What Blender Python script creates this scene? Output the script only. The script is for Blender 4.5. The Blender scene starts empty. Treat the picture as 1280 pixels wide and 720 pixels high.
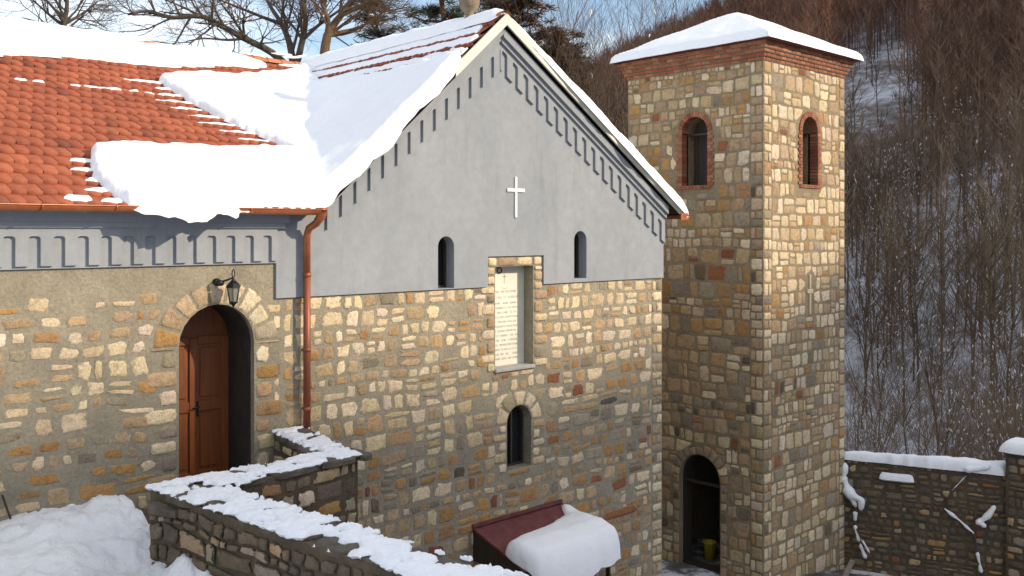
import bpy, math, random
import numpy as np
from mathutils import Vector, noise
from mathutils.geometry import tessellate_polygon

R = math.radians
scene = bpy.context.scene
col = scene.collection
YAW = R(43.1)
FPX = 1170.0
CAM = Vector((0.0, -12.0, 0.0))
FW = Vector((math.sin(YAW), math.cos(YAW), 0)); RT = Vector((math.cos(YAW), -math.sin(YAW), 0))
SUN_EL = R(25.0); SUN_AZ = R(35.0)          # azimuth measured from the church front's normal (-Y) towards +X


def ray(x, y):
    return FW + RT * ((x - 640) / FPX) + Vector((0, 0, (290 - y) / FPX))


# ------------------------------------------------------------------ object helpers
def tag(o, label=None, cat=None, group=None, kind=None):
    if label: o['label'] = label
    if cat: o['category'] = cat
    if group: o['group'] = group
    if kind: o['kind'] = kind
    return o


def thing(name, loc, label, cat, group=None):
    o = bpy.data.objects.new(name, None); col.objects.link(o)
    o.location = loc; o.empty_display_size = .2
    return tag(o, label, cat, group)


def wloc(o):
    v = Vector((0, 0, 0))
    while o is not None:
        v += o.location; o = o.parent
    return v


class MB:
    """collects polygons (world coordinates) of ONE mesh object"""
    def __init__(s):
        s.v = []; s.f = []; s.m = []; s.c = []; s.sm = []

    def add(s, vs, fs, mi=0, cols=None, smooth=False):
        b = len(s.v)
        s.v.extend([tuple(p) for p in vs])
        if cols is None: cols = [(1, 1, 1, 1)] * len(vs)
        elif isinstance(cols, tuple): cols = [cols] * len(vs)
        s.c.extend(cols)
        for f in fs:
            s.f.append(tuple(i + b for i in f)); s.m.append(mi); s.sm.append(smooth)

    def box(s, x0, x1, y0, y1, z0, z1, mi=0, c=None):
        vs = [(x0, y0, z0), (x1, y0, z0), (x1, y1, z0), (x0, y1, z0), (x0, y0, z1), (x1, y0, z1), (x1, y1, z1), (x0, y1, z1)]
        s.add(vs, [(0, 3, 2, 1), (4, 5, 6, 7), (0, 1, 5, 4), (1, 2, 6, 5), (2, 3, 7, 6), (3, 0, 4, 7)], mi, c)

    def bbox(s, x0, x1, y0, y1, z0, z1, bev, mi=0, c=None):
        """box with chamfered edges"""
        vs = []
        cx, cy, cz = (x0 + x1) / 2, (y0 + y1) / 2, (z0 + z1) / 2
        hx, hy, hz = (x1 - x0) / 2, (y1 - y0) / 2, (z1 - z0) / 2
        b = min(bev, hx * .9, hy * .9, hz * .9)
        idx = {}
        for sx in (-1, 1):
            for sy in (-1, 1):
                for sz in (-1, 1):
                    for a in range(3):
                        p = [hx - b, hy - b, hz - b]; p[a] += b
                        idx[(sx, sy, sz, a)] = len(vs)
                        vs.append((cx + sx * p[0], cy + sy * p[1], cz + sz * p[2]))
        fs = []
        def q(keys, nrm):
            i = [idx[k] for k in keys]
            a, bb, cc = (Vector(vs[i[0]]), Vector(vs[i[1]]), Vector(vs[i[2]]))
            if (bb - a).cross(cc - a).dot(Vector(nrm)) < 0: i.reverse()
            fs.append(tuple(i))
        for t in (-1, 1):
            q([(t, -1, -1, 0), (t, 1, -1, 0), (t, 1, 1, 0), (t, -1, 1, 0)], (t, 0, 0))
            q([(-1, t, -1, 1), (1, t, -1, 1), (1, t, 1, 1), (-1, t, 1, 1)], (0, t, 0))
            q([(-1, -1, t, 2), (1, -1, t, 2), (1, 1, t, 2), (-1, 1, t, 2)], (0, 0, t))
            for u in (-1, 1):
                q([(t, u, -1, 0), (t, u, 1, 0), (t, u, 1, 1), (t, u, -1, 1)], (t, u, 0))
                q([(t, -1, u, 0), (t, 1, u, 0), (t, 1, u, 2), (t, -1, u, 2)], (t, 0, u))
                q([(-1, t, u, 1), (1, t, u, 1), (1, t, u, 2), (-1, t, u, 2)], (0, t, u))
                for w in (-1, 1):
                    q([(t, u, w, 0), (t, u, w, 1), (t, u, w, 2)], (t, u, w))
        s.add(vs, fs, mi, c)

    def tube(s, pts, rad, n=8, mi=0, c=None, cap=True, smooth=True):
        pts = [Vector(p) for p in pts]
        if not isinstance(rad, (list, tuple)): rad = [rad] * len(pts)
        vs = []; prev = None
        for i, p in enumerate(pts):
            d = (pts[min(i + 1, len(pts) - 1)] - pts[max(i - 1, 0)])
            if d.length < 1e-9: d = Vector((0, 0, 1))
            d.normalize()
            if prev is None:
                a = d.orthogonal().normalized()
            else:
                a = prev - d * prev.dot(d)
                a = a.normalized() if a.length > 1e-6 else d.orthogonal().normalized()
            prev = a; b = d.cross(a)
            for k in range(n):
                t = 2 * math.pi * k / n
                vs.append(p + (a * math.cos(t) + b * math.sin(t)) * rad[i])
        fs = []
        for i in range(len(pts) - 1):
            for k in range(n):
                k2 = (k + 1) % n
                fs.append((i * n + k, i * n + k2, (i + 1) * n + k2, (i + 1) * n + k))
        if cap:
            fs.append(tuple(reversed(range(n)))); fs.append(tuple((len(pts) - 1) * n + k for k in range(n)))
        s.add(vs, fs, mi, c, smooth)

    def lathe(s, cx, cy, prof, n=16, mi=0, c=None, smooth=True):
        vs = []; fs = []
        for (r, z) in prof:
            for k in range(n):
                t = 2 * math.pi * k / n
                vs.append((cx + r * math.cos(t), cy + r * math.sin(t), z))
        for i in range(len(prof) - 1):
            for k in range(n):
                k2 = (k + 1) % n
                fs.append((i * n + k, i * n + k2, (i + 1) * n + k2, (i + 1) * n + k))
        s.add(vs, fs, mi, c, smooth)

    def plate(s, outer, holes, f, w0, w1, mi=0, side_mi=None, c=None):
        """2D polygon (u,v) with holes, extruded from w0 (front) to w1 (back); f(u,v,w)->world"""
        if side_mi is None: side_mi = mi
        loops = [outer] + holes
        tris = tessellate_polygon([[Vector((u, v, 0)) for u, v in l] for l in loops])
        flat = [p for l in loops for p in l]
        n = len(flat)
        vs = [f(u, v, w0) for u, v in flat] + [f(u, v, w1) for u, v in flat]
        s.add(vs, [tuple(t) for t in tris], mi, c)
        s.add(vs, [tuple(n + i for i in reversed(t)) for t in tris], mi, c)
        fs = []; b = 0
        for l in loops:
            for i in range(len(l)):
                j = (i + 1) % len(l)
                fs.append((b + i, b + j, n + b + j, n + b + i))
            b += len(l)
        s.add(vs, fs, side_mi, c)

    def build(s, name, mats, parent=None, label=None, fix=True):
        if not isinstance(mats, (list, tuple)): mats = [mats]
        off = wloc(parent) if parent is not None else Vector((0, 0, 0))
        me = bpy.data.meshes.new(name)
        me.from_pydata([(x - off.x, y - off.y, z - off.z) for x, y, z in s.v], [], s.f)
        for m in mats: me.materials.append(m)
        me.polygons.foreach_set('material_index', s.m)
        me.polygons.foreach_set('use_smooth', s.sm)
        a = me.color_attributes.new('Col', 'FLOAT_COLOR', 'POINT')
        a.data.foreach_set('color', np.array(s.c, np.float32).ravel())
        me.update()
        o = bpy.data.objects.new(name, me); col.objects.link(o)
        if parent is not None: o.parent = parent
        if label: o['label'] = label
        return o


def copy_tree(o, parent=None):
    c = o.copy(); col.objects.link(c)
    if parent is not None: c.parent = parent
    for ch in o.children: copy_tree(ch, c)
    return c


# ------------------------------------------------------------------ materials
def newmat(name):
    m = bpy.data.materials.new(name); m.use_nodes = True
    nt = m.node_tree; nt.nodes.clear()
    out = nt.nodes.new('ShaderNodeOutputMaterial'); p = nt.nodes.new('ShaderNodeBsdfPrincipled')
    nt.links.new(p.outputs[0], out.inputs[0])
    return m, nt, p


def nd(nt, t, **kw):
    n = nt.nodes.new(t)
    for k, v in kw.items(): setattr(n, k, v)
    return n


def tex_noise(nt, scale, detail=5, rough=.6, coord=None, vecscale=None):
    t = nd(nt, 'ShaderNodeNewGeometry')
    n = nd(nt, 'ShaderNodeTexNoise'); n.inputs['Scale'].default_value = scale
    n.inputs['Detail'].default_value = detail; n.inputs['Roughness'].default_value = rough
    if vecscale:
        mp = nd(nt, 'ShaderNodeMapping'); mp.inputs['Scale'].default_value = vecscale
        nt.links.new(t.outputs['Position'], mp.inputs[0]); nt.links.new(mp.outputs[0], n.inputs['Vector'])
    else:
        nt.links.new(t.outputs['Position'], n.inputs['Vector'])
    return n.outputs['Fac']


def ramp(nt, fac, stops):
    r = nd(nt, 'ShaderNodeValToRGB')
    while len(r.color_ramp.elements) < len(stops): r.color_ramp.elements.new(.5)
    for e, (p, c) in zip(r.color_ramp.elements, stops):
        e.position = p; e.color = (c[0], c[1], c[2], 1) if isinstance(c, (tuple, list)) else (c, c, c, 1)
    nt.links.new(fac, r.inputs[0])
    return r.outputs[0]


def mix(nt, fac, a, b, mode='MIX'):
    m = nd(nt, 'ShaderNodeMix', data_type='RGBA', blend_type=mode)
    for sock, v in ((0, fac), (6, a), (7, b)):
        if hasattr(v, 'is_output'): nt.links.new(v, m.inputs[sock])
        elif isinstance(v, (int, float)): m.inputs[sock].default_value = v
        else: m.inputs[sock].default_value = (v[0], v[1], v[2], 1)
    return m.outputs[2]


def math_(nt, op, a, b=0.0, clamp=False):
    m = nd(nt, 'ShaderNodeMath', operation=op); m.use_clamp = clamp
    for i, v in ((0, a), (1, b)):
        if hasattr(v, 'is_output'): nt.links.new(v, m.inputs[i])
        else: m.inputs[i].default_value = v
    return m.outputs[0]


def bump(nt, p, h, strength, dist=.02):
    b = nd(nt, 'ShaderNodeBump'); b.inputs['Strength'].default_value = strength; b.inputs['Distance'].default_value = dist
    nt.links.new(h, b.inputs['Height']); nt.links.new(b.outputs[0], p.inputs['Normal'])


def simple(name, c1, c2, scale=6, rough=.7, metal=0, bstr=.2, bscale=40, bdist=.01, vs=None):
    m, nt, p = newmat(name)
    f = tex_noise(nt, scale, vecscale=vs)
    nt.links.new(ramp(nt, f, [(.3, c1), (.7, c2)]), p.inputs['Base Color'])
    p.inputs['Roughness'].default_value = rough; p.inputs['Metallic'].default_value = metal
    if bstr: bump(nt, p, tex_noise(nt, bscale, vecscale=vs), bstr, bdist)
    return m


def mortar_color(nt, a, b):
    f1 = tex_noise(nt, 2.2, 6, .65); f2 = tex_noise(nt, 22, 4, .6)
    c = ramp(nt, f1, [(.32, a), (.68, b)])
    return mix(nt, 1.0, c, ramp(nt, f2, [(.3, .8), (.7, 1.16)]), 'MULTIPLY')


def stone_mats(tagname, ma, mb_, smear):
    """(mortar, stone) pair; the stones' own colours come from the mesh, mortar smears ragged over their rims"""
    m, nt, p = newmat(tagname + '_mortar')
    nt.links.new(mortar_color(nt, ma, mb_), p.inputs['Base Color']); p.inputs['Roughness'].default_value = .93
    h = math_(nt, 'ADD', tex_noise(nt, 14, 6, .65), math_(nt, 'MULTIPLY', tex_noise(nt, 70, 3), .35))
    bump(nt, p, h, .8, .035)
    s, nt, p = newmat(tagname + '_stone')
    at = nd(nt, 'ShaderNodeAttribute'); at.attribute_name = 'Col'
    v1 = tex_noise(nt, 9, 6, .7); v2 = tex_noise(nt, 45, 4, .65)
    c = mix(nt, 1.0, at.outputs['Color'], ramp(nt, v1, [(.28, (.62, .55, .47)), (.5, 1.0), (.75, (1.16, 1.12, 1.05))]), 'MULTIPLY')
    c = mix(nt, 1.0, c, ramp(nt, v2, [(.3, .76), (.65, 1.12)]), 'MULTIPLY')
    e = math_(nt, 'ADD', at.outputs['Alpha'], math_(nt, 'MULTIPLY', math_(nt, 'SUBTRACT', tex_noise(nt, 10, 7, .72), .5), smear))
    k = ramp(nt, e, [(.20, 0.0), (.30, 1.0)])
    nt.links.new(mix(nt, k, mortar_color(nt, ma, mb_), c), p.inputs['Base Color'])
    p.inputs['Roughness'].default_value = .88
    h = math_(nt, 'ADD', tex_noise(nt, 18, 6, .65), math_(nt, 'MULTIPLY', tex_noise(nt, 80, 3), .3))
    bump(nt, p, h, .8, .03)
    return [m, s]


M = {}
M['church'] = stone_mats('church', (.235, .205, .15), (.345, .30, .215), 2.3)
M['tower'] = stone_mats('tower', (.21, .16, .095), (.31, .24, .15), 1.3)
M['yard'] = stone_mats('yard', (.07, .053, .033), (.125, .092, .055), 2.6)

# snow
m, nt, p = newmat('snow')
nt.links.new(ramp(nt, tex_noise(nt, 3), [(.3, (.83, .85, .88)), (.7, (.88, .885, .89))]), p.inputs['Base Color'])
p.inputs['Roughness'].default_value = .75
p.inputs['Subsurface Weight'].default_value = .15; p.inputs['Subsurface Radius'].default_value = (.03, .035, .04)
bump(nt, p, math_(nt, 'ADD', tex_noise(nt, 9, 6, .6), math_(nt, 'MULTIPLY', tex_noise(nt, 60, 3), .25)), .35, .04)
M['snow'] = m
m, nt, p = newmat('trodden_snow')
c = ramp(nt, tex_noise(nt, 1.6, 6), [(.3, (.80, .82, .85)), (.66, (.86, .865, .87)), (.8, (.66, .62, .56))])
nt.links.new(c, p.inputs['Base Color']); p.inputs['Roughness'].default_value = .8
bump(nt, p, math_(nt, 'ADD', tex_noise(nt, 11, 7, .65), math_(nt, 'MULTIPLY', tex_noise(nt, 55, 3), .3)), .7, .06)
M['trod'] = m

# plaster
m, nt, p = newmat('grey_plaster')
f1 = tex_noise(nt, .9, 6, .6, vecscale=(1, 1, .55)); f2 = tex_noise(nt, 6, 5, .7)
c = ramp(nt, f1, [(.3, (.255, .275, .30)), (.7, (.315, .33, .35))])
c = mix(nt, 1.0, c, ramp(nt, f2, [(.3, .9), (.7, 1.06)]), 'MULTIPLY')
st = tex_noise(nt, 1.0, 4, .6, vecscale=(4.5, 4.5, .5))
c = mix(nt, 1.0, c, ramp(nt, st, [(.55, 1.0), (.75, (.87, .86, .84))]), 'MULTIPLY')
nt.links.new(c, p.inputs['Base Color']); p.inputs['Roughness'].default_value = .9
bump(nt, p, math_(nt, 'ADD', tex_noise(nt, 3.0, 5), math_(nt, 'MULTIPLY', tex_noise(nt, 70, 3), .25)), .28, .03)
M['plaster'] = m

# roof tiles
m, nt, p = newmat('clay_tile')
at = nd(nt, 'ShaderNodeAttribute'); at.attribute_name = 'Col'
c = mix(nt, 1.0, at.outputs['Color'], ramp(nt, tex_noise(nt, 12, 5, .7), [(.3, .72), (.7, 1.15)]), 'MULTIPLY')
nt.links.new(c, p.inputs['Base Color']); p.inputs['Roughness'].default_value = .7
bump(nt, p, tex_noise(nt, 50, 4), .3, .01)
M['tile'] = m

m, nt, p = newmat('brick')
at = nd(nt, 'ShaderNodeAttribute'); at.attribute_name = 'Col'
c = mix(nt, 1.0, at.outputs['Color'], ramp(nt, tex_noise(nt, 20, 5, .7), [(.3, .7), (.7, 1.15)]), 'MULTIPLY')
nt.links.new(c, p.inputs['Base Color']); p.inputs['Roughness'].default_value = .85
bump(nt, p, tex_noise(nt, 60, 4), .5, .01)
M['brick'] = m

M['copper'] = simple('copper', (.36, .12, .055), (.52, .19, .085), 5, .42, .55, .1, 25)
M['copper_dull'] = simple('copper_dull', (.20, .062, .035), (.30, .095, .05), 4, .5, .35, .15, 25, vs=(1, 1, .3))
M['cream'] = simple('cream_paint', (.58, .56, .47), (.68, .66, .57), 3, .6, 0, .15, 30)
M['wood'] = simple('door_wood', (.16, .046, .012), (.26, .08, .02), 4, .42, 0, .35, 12, .006, vs=(9, 9, .5))
M['darkwood'] = simple('dark_wood', (.025, .018, .013), (.05, .036, .025), 4, .7, 0, .3, 20, .01, vs=(8, 8, .6))
M['iron'] = simple('black_iron', (.012, .012, .014), (.03, .03, .033), 12, .45, .6, .2, 60)
M['red_sheet'] = simple('painted_sheet', (.12, .028, .030), (.18, .06, .056), 7, .5, .1, .2, 18)
M['marble'] = simple('pale_marble', (.66, .63, .52), (.76, .73, .62), 3, .5, 0, .08, 25)
M['engraved'] = simple('engraved_letters', (.52, .49, .40), (.60, .57, .47), 30, .8, 0, 0)
M['sill'] = simple('sill_stone', (.33, .32, .30), (.42, .41, .39), 8, .85, 0, .3, 40)
M['white'] = simple('white_paint', (.74, .73, .68), (.80, .79, .75), 5, .6, 0, .1, 40)
M['stonework'] = simple('weathered_stone', (.17, .13, .085), (.30, .24, .16), 9, .9, 0, .6, 25, .03)
M['cap_stone'] = simple('flagstone', (.07, .055, .04), (.14, .115, .085), 6, .9, 0, .8, 20, .03)
M['sheet'] = simple('grey_sheet', (.22, .22, .22), (.30, .30, .30), 5, .45, .5, .1, 30)
M['yellow'] = simple('yellow_plastic', (.42, .36, .03), (.52, .45, .05), 5, .5, 0, 0)
M['plank'] = simple('old_plank', (.20, .165, .12), (.30, .26, .2), 5, .85, 0, .4, 20, .01, vs=(5, 1, 1))
M['bark'] = simple('bark', (.055, .042, .033), (.12, .092, .07), 8, .95, 0, .8, 14, .04, vs=(1, 1, .4))
M['bark_warm'] = simple('warm_bark', (.07, .042, .024), (.15, .088, .048), 8, .95, 0, .8, 14, .04, vs=(1, 1, .4))
M['pine_bark'] = simple('pine_bark', (.11, .05, .025), (.19, .09, .045), 6, .95, 0, .9, 10, .05, vs=(1, 1, .4))
M['needles'] = simple('pine_needles', (.012, .020, .008), (.035, .048, .018), 1.5, .7, 0, 0)
M['brown_leaf'] = simple('withered_leaves', (.045, .030, .012), (.13, .055, .02), 1.2, .8, 0, 0)
M['twig'] = simple('brown_twigs', (.15, .10, .06), (.27, .185, .11), .7, .9, 0, 0)
m, nt, p = newmat('woodland')
at = nd(nt, 'ShaderNodeAttribute'); at.attribute_name = 'Col'
nt.links.new(at.outputs['Color'], p.inputs['Base Color']); p.inputs['Roughness'].default_value = .95
M['woodland'] = m
m, nt, p = newmat('glass')
p.inputs['Base Color'].default_value = (.012, .014, .017, 1); p.inputs['Roughness'].default_value = .12
M['glass'] = m
m, nt, p = newmat('lamp_glass')
p.inputs['Base Color'].default_value = (.36, .37, .30, 1); p.inputs['Roughness'].default_value = .25
p.inputs['Transmission Weight'].default_value = .55
M['lamp_glass'] = m
m, nt, p = newmat('hill_ground')
f = math_(nt, 'ADD', math_(nt, 'MULTIPLY', tex_noise(nt, .06, 6, .6), .6), math_(nt, 'MULTIPLY', tex_noise(nt, .9, 6, .7), .4))
nt.links.new(ramp(nt, f, [(.38, (.10, .072, .055)), (.47, (.27, .245, .235)), (.56, (.66, .68, .73))]), p.inputs['Base Color'])
p.inputs['Roughness'].default_value = .95
bump(nt, p, tex_noise(nt, 1.5, 6), .6, .3)
M['hill'] = m
m, nt, p = newmat('yard_ground')
nt.links.new(ramp(nt, tex_noise(nt, .8, 7, .65), [(.4, (.06, .052, .045)), (.5, (.16, .15, .14)), (.58, (.70, .72, .75))]), p.inputs['Base Color'])
p.inputs['Roughness'].default_value = .95
M['yard_ground'] = m

# ------------------------------------------------------------------ rubble masonry
CREAM = [(.62, .53, .37), (.68, .59, .43), (.57, .475, .33), (.64, .565, .44)]
TAN = [(.45, .34, .21), (.42, .30, .17), (.48, .38, .25), (.38, .29, .19)]
OCHRE = [(.42, .255, .10), (.38, .225, .09), (.36, .225, .11)]
RUST = [(.25, .10, .045), (.28, .12, .05), (.22, .085, .045)]
GREY = [(.27, .24, .185), (.31, .275, .215), (.22, .19, .145), (.34, .30, .225)]
DARK = [(.14, .115, .085), (.17, .135, .09), (.12, .10, .078)]


def pick(rng, weights):
    sets = (CREAM, TAN, OCHRE, RUST, GREY, DARK)
    s = rng.choices(sets, weights)[0]
    c = rng.choice(s); k = rng.uniform(.85, 1.12)
    return (c[0] * k * 1.02, c[1] * k * rng.uniform(.92, .98), c[2] * k * rng.uniform(.80, .93))


def add_stone(mb, poly, f, h, c, rng, mi=1):
    n = len(poly)
    cu = sum(p[0] for p in poly) / n; cv = sum(p[1] for p in poly) / n
    vs = []; cs = []
    tilt = rng.uniform(-.3, .3), rng.uniform(-.3, .3)
    size = max(max(abs(p[0] - cu), abs(p[1] - cv)) for p in poly)
    am = rng.choice((1, 1, .95, .85, .7))
    for k, (sc, hh, a) in enumerate(((1.0, -.006, 0.0), (.86, .7 * h, .40 * am), (.62, h, .8 * am))):
        for (u, v) in poly:
            j = 1 + rng.uniform(-.025, .025) * k
            uu = cu + (u - cu) * sc * j; vv = cv + (v - cv) * sc * j
            t = 1 + (tilt[0] * (uu - cu) + tilt[1] * (vv - cv)) / max(size, .05) if k else 1
            vs.append(f(uu, vv, -hh * t * (rng.uniform(.85, 1.15) if k == 2 else 1)))
            g = rng.uniform(.95, 1.05)
            cs.append((c[0] * g, c[1] * g, c[2] * g, a))
    vs.append(f(cu, cv, -h * rng.uniform(.95, 1.25))); cs.append((c[0], c[1], c[2], am))
    fs = []
    for k in range(2):
        for i in range(n):
            j = (i + 1) % n
            fs.append((k * n + i, k * n + j, (k + 1) * n + j, (k + 1) * n + i))
    for i in range(n): fs.append((2 * n + i, 2 * n + (i + 1) % n, 3 * n))
    mb.add(vs, fs, mi, cs, True)


def round_poly(corners, rng, power=.55, jit=.06):
    """rounded, jittered outline inside a quad given by its 4 corners"""
    c = [Vector((p[0], p[1])) for p in corners]
    out = []; n = rng.choice((11, 12, 13))
    ph = rng.uniform(0, .5)
    for k in range(n):
        t = 2 * math.pi * (k + ph) / n
        a = math.copysign(abs(math.cos(t)) ** power, math.cos(t)); b = math.copysign(abs(math.sin(t)) ** power, math.sin(t))
        r = 1 + rng.uniform(-jit, jit * .5) * 2
        a = (a * r + 1) / 2; b = (b * r + 1) / 2
        p = (c[0] * (1 - a) + c[1] * a) * (1 - b) + (c[3] * (1 - a) + c[2] * a) * b
        out.append((p.x, p.y))
    return out


def inset(cs, g):
    c = Vector((sum(p[0] for p in cs) / 4, sum(p[1] for p in cs) / 4))
    out = []
    for p in cs:
        d = Vector(p) - c
        out.append((p[0] - math.copysign(min(g, abs(d.x) * .7), d.x), p[1] - math.copysign(min(g, abs(d.y) * .7), d.y)))
    return out


def rubble(mb, f, u0, u1, v0, v1, rng, rows=(.14, .30), wid=(.9, 2.2), gap=(.015, .03), warp=.03, h=(.012, .03),
           weights=lambda u, v: (3, 3, 1, .3, 2, .5), skip=lambda u, v: 0.0, inside=lambda u, v: True, power=.55, jit=.06, seed=0.0):
    def W(u, v):
        q = noise.noise_vector(Vector((u * 1.3 + seed, v * 1.3, seed))) * warp
        q2 = noise.noise_vector(Vector((u * 4.1 + seed, v * 4.1, seed + 7))) * warp * .4
        return (u + q.x + q2.x, v + q.y + q2.y)
    v = v0
    while v < v1 - .05:
        hh = rng.uniform(*rows)
        if v + hh > v1 - .08: hh = v1 - v
        u = u0 - rng.uniform(0, .2)
        while u < u1 - .03:
            w = max(.11, hh * rng.uniform(*wid))
            ue = min(u + w, u1)
            if u1 - ue < .08: ue = u1
            us = max(u, u0)
            cells = [(us, v, ue, v + hh)]
            r = rng.random()
            if hh > .2 and r < .25 and ue - us > .16:
                k = v + hh * rng.uniform(.35, .65); cells = [(us, v, ue, k), (us, k, ue, v + hh)]
            elif r > .86 and ue - us > .3:
                k = us + (ue - us) * rng.uniform(.35, .65); cells = [(us, v, k, v + hh), (k, v, ue, v + hh)]
            for (a, b, c, d) in cells:
                if c - a < .05 or rng.random() < skip((a + c) / 2, (b + d) / 2): continue
                q = [W(a, b), W(c, b), W(c, d), W(a, d)]
                q = inset(q, rng.uniform(*gap))
                pl = round_poly(q, rng, power * rng.uniform(.8, 1.25), jit)
                pl = [(min(max(x, u0 + .003), u1 - .003), min(max(y, v0 + .003), v1 - .003)) for x, y in pl]
                if not all(inside(x, y) for x, y in pl):
                    mu = sum(p[0] for p in pl) / len(pl); mv = sum(p[1] for p in pl) / len(pl)
                    if not inside(mu, mv): continue
                    cut = []
                    for (x, y) in pl:            # trim the stone back to the opening's edge
                        k_ = 1.0
                        while k_ > .15 and not inside(mu + (x - mu) * k_, mv + (y - mv) * k_): k_ -= .08
                        cut.append((mu + (x - mu) * k_, mv + (y - mv) * k_))
                    pl = cut
                    if min(max(p[0] for p in pl) - min(p[0] for p in pl), max(p[1] for p in pl) - min(p[1] for p in pl)) < .06: continue
                add_stone(mb, pl, f, rng.uniform(*h), pick(rng, weights((a + c) / 2, (b + d) / 2)), rng)
            u = ue
            if ue >= u1: break
        v += hh


def block(mb, f, u0, u1, v0, v1, rng, c, h=.03, gap=.01, jit=.02, power=.3):
    q = inset([(u0, v0), (u1, v0), (u1, v1), (u0, v1)], gap)
    add_stone(mb, round_poly(q, rng, power, jit), f, h, c, rng)


def voussoirs(mb, f, cu, cv, r0, r1, n, rng, cols, h=.03, a0=0, a1=math.pi, gap=.06):
    for k in range(n):
        t0 = a0 + (a1 - a0) * (k + gap) / n; t1 = a0 + (a1 - a0) * (k + 1 - gap) / n
        ro = r1 * rng.uniform(.93, 1.06)
        pl = []
        for i in range(4):
            t = t0 + (t1 - t0) * i / 3; pl.append((cu + ro * math.cos(t), cv + ro * math.sin(t)))
        for i in range(4):
            t = t1 + (t0 - t1) * i / 3; pl.append((cu + r0 * math.cos(t), cv + r0 * math.sin(t)))
        pl = [(a + rng.uniform(-.006, .006), b + rng.uniform(-.006, .006)) for a, b in pl]
        add_stone(mb, pl, f, h, cols(rng), rng)


def arch_poly(u0, u1, v0, v1, n=12):
    """opening outline, round-headed; v1 is the crown"""
    r = (u1 - u0) / 2; c = (u0 + u1) / 2; sp = v1 - r
    p = [(u0, v0), (u1, v0)]
    for k in range(n + 1):
        t = math.pi * k / n; p.append((c + r * math.cos(t), sp + r * math.sin(t)))
    return p


def in_arch(u, v, u0, u1, v0, v1, m=0.0):
    r = (u1 - u0) / 2 + m; c = (u0 + u1) / 2; sp = v1 - (u1 - u0) / 2
    if v < v0 - m: return False
    if v <= sp: return abs(u - c) < r
    return (u - c) ** 2 + (v - sp) ** 2 < r * r


# ------------------------------------------------------------------ terrain
def sstep(a, b, x):
    t = min(max((x - a) / (b - a), 0), 1); return t * t * (3 - 2 * t)


RIDGE = [(20, -6), (35, -4), (39, 6), (43, 16), (47, 25), (50.4, 31), (57.8, 43), (63, 54), (72, 60), (90, 55), (120, 30), (140, -5)]


def ridge_h(th):
    if th <= RIDGE[0][0] or th >= RIDGE[-1][0]: return -6.0
    for (a, b), (c, d) in zip(RIDGE, RIDGE[1:]):
        if a <= th <= c: return b + (d - b) * (th - a) / (c - a)


def terr(x, y):
    dx, dy = x, y + 12
    rho = math.hypot(dx, dy); th = math.degrees(math.atan2(dx, dy))
    base = -9.15
    # ground behind the church climbs to the level of its nave
    up = sstep(10, 22, y) * sstep(34, 20, x) * 5.5
    base += up
    val = sstep(31, 42, rho) * sstep(42, 58, th) * 5.0
    z = base - val
    if rho > 42:
        rh = ridge_h(th)
        t = min((rho - 42) / 160, 1.25)
        k = t if t < 1 else 1 - (t - 1) * 1.2
        z = z + max(rh - z, 0) * k ** .95 if rh > z else z
        z += noise.noise(Vector((x * .03, y * .03, 3))) * 2.2 * sstep(45, 90, rho)
        z += noise.noise(Vector((x * .11, y * .11, 5))) * .5 * sstep(45, 70, rho)
    return z


def ground_sheet():
    mb = MB()
    rhos = [2, 5, 8, 11, 14, 17, 20, 23, 26, 29, 31] + [31 + 1.6 * k for k in range(1, 30)] + [80, 84, 88, 93, 98, 104, 110, 117, 124, 132, 140, 150, 160, 171, 182, 193, 202, 212, 225, 245, 280, 340, 450, 700, 1200]
    ths = []
    a = -180.0
    while a < 180:
        ths.append(a); a += 1.0 if 34 <= a < 80 else 4.0
    vs = [(0, -12, -9.15)]
    for r in rhos:
        for t in ths:
            x = r * math.sin(R(t)); y = -12 + r * math.cos(R(t))
            vs.append((x, y, terr(x, y)))
    n = len(ths); fs = []
    for k in range(n): fs.append((0, 1 + (k + 1) % n, 1 + k))
    for i in range(len(rhos) - 1):
        for k in range(n):
            k2 = (k + 1) % n; b = 1 + i * n
            fs.append((b + k, b + k2, b + n + k2, b + n + k))
    mb.add(vs, fs, 0, None, True)
    o = mb.build('ground', M['hill']); tag(o, kind='structure')


ground_sheet()

# the lower courtyard round the church: a thin sheet of trodden snow and wet earth
mb = MB()
vs = []; fs = []; N = 46
for i in range(N + 1):
    for j in range(N + 1):
        x = 5 + 20.5 * i / N; y = -9 + 15 * j / N
        vs.append((x, y, -8.40 - .46 * sstep(20.2, 23.6, x) + .03 * noise.noise(Vector((x * 1.3, y * 1.3, 0)))))
for i in range(N):
    for j in range(N):
        a = i * (N + 1) + j; fs.append((a, a + N + 1, a + N + 2, a + 1))
mb.add(vs, fs, 0, None, True)
tag(mb.build('courtyard_ground', M['yard_ground']), kind='structure')


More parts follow.
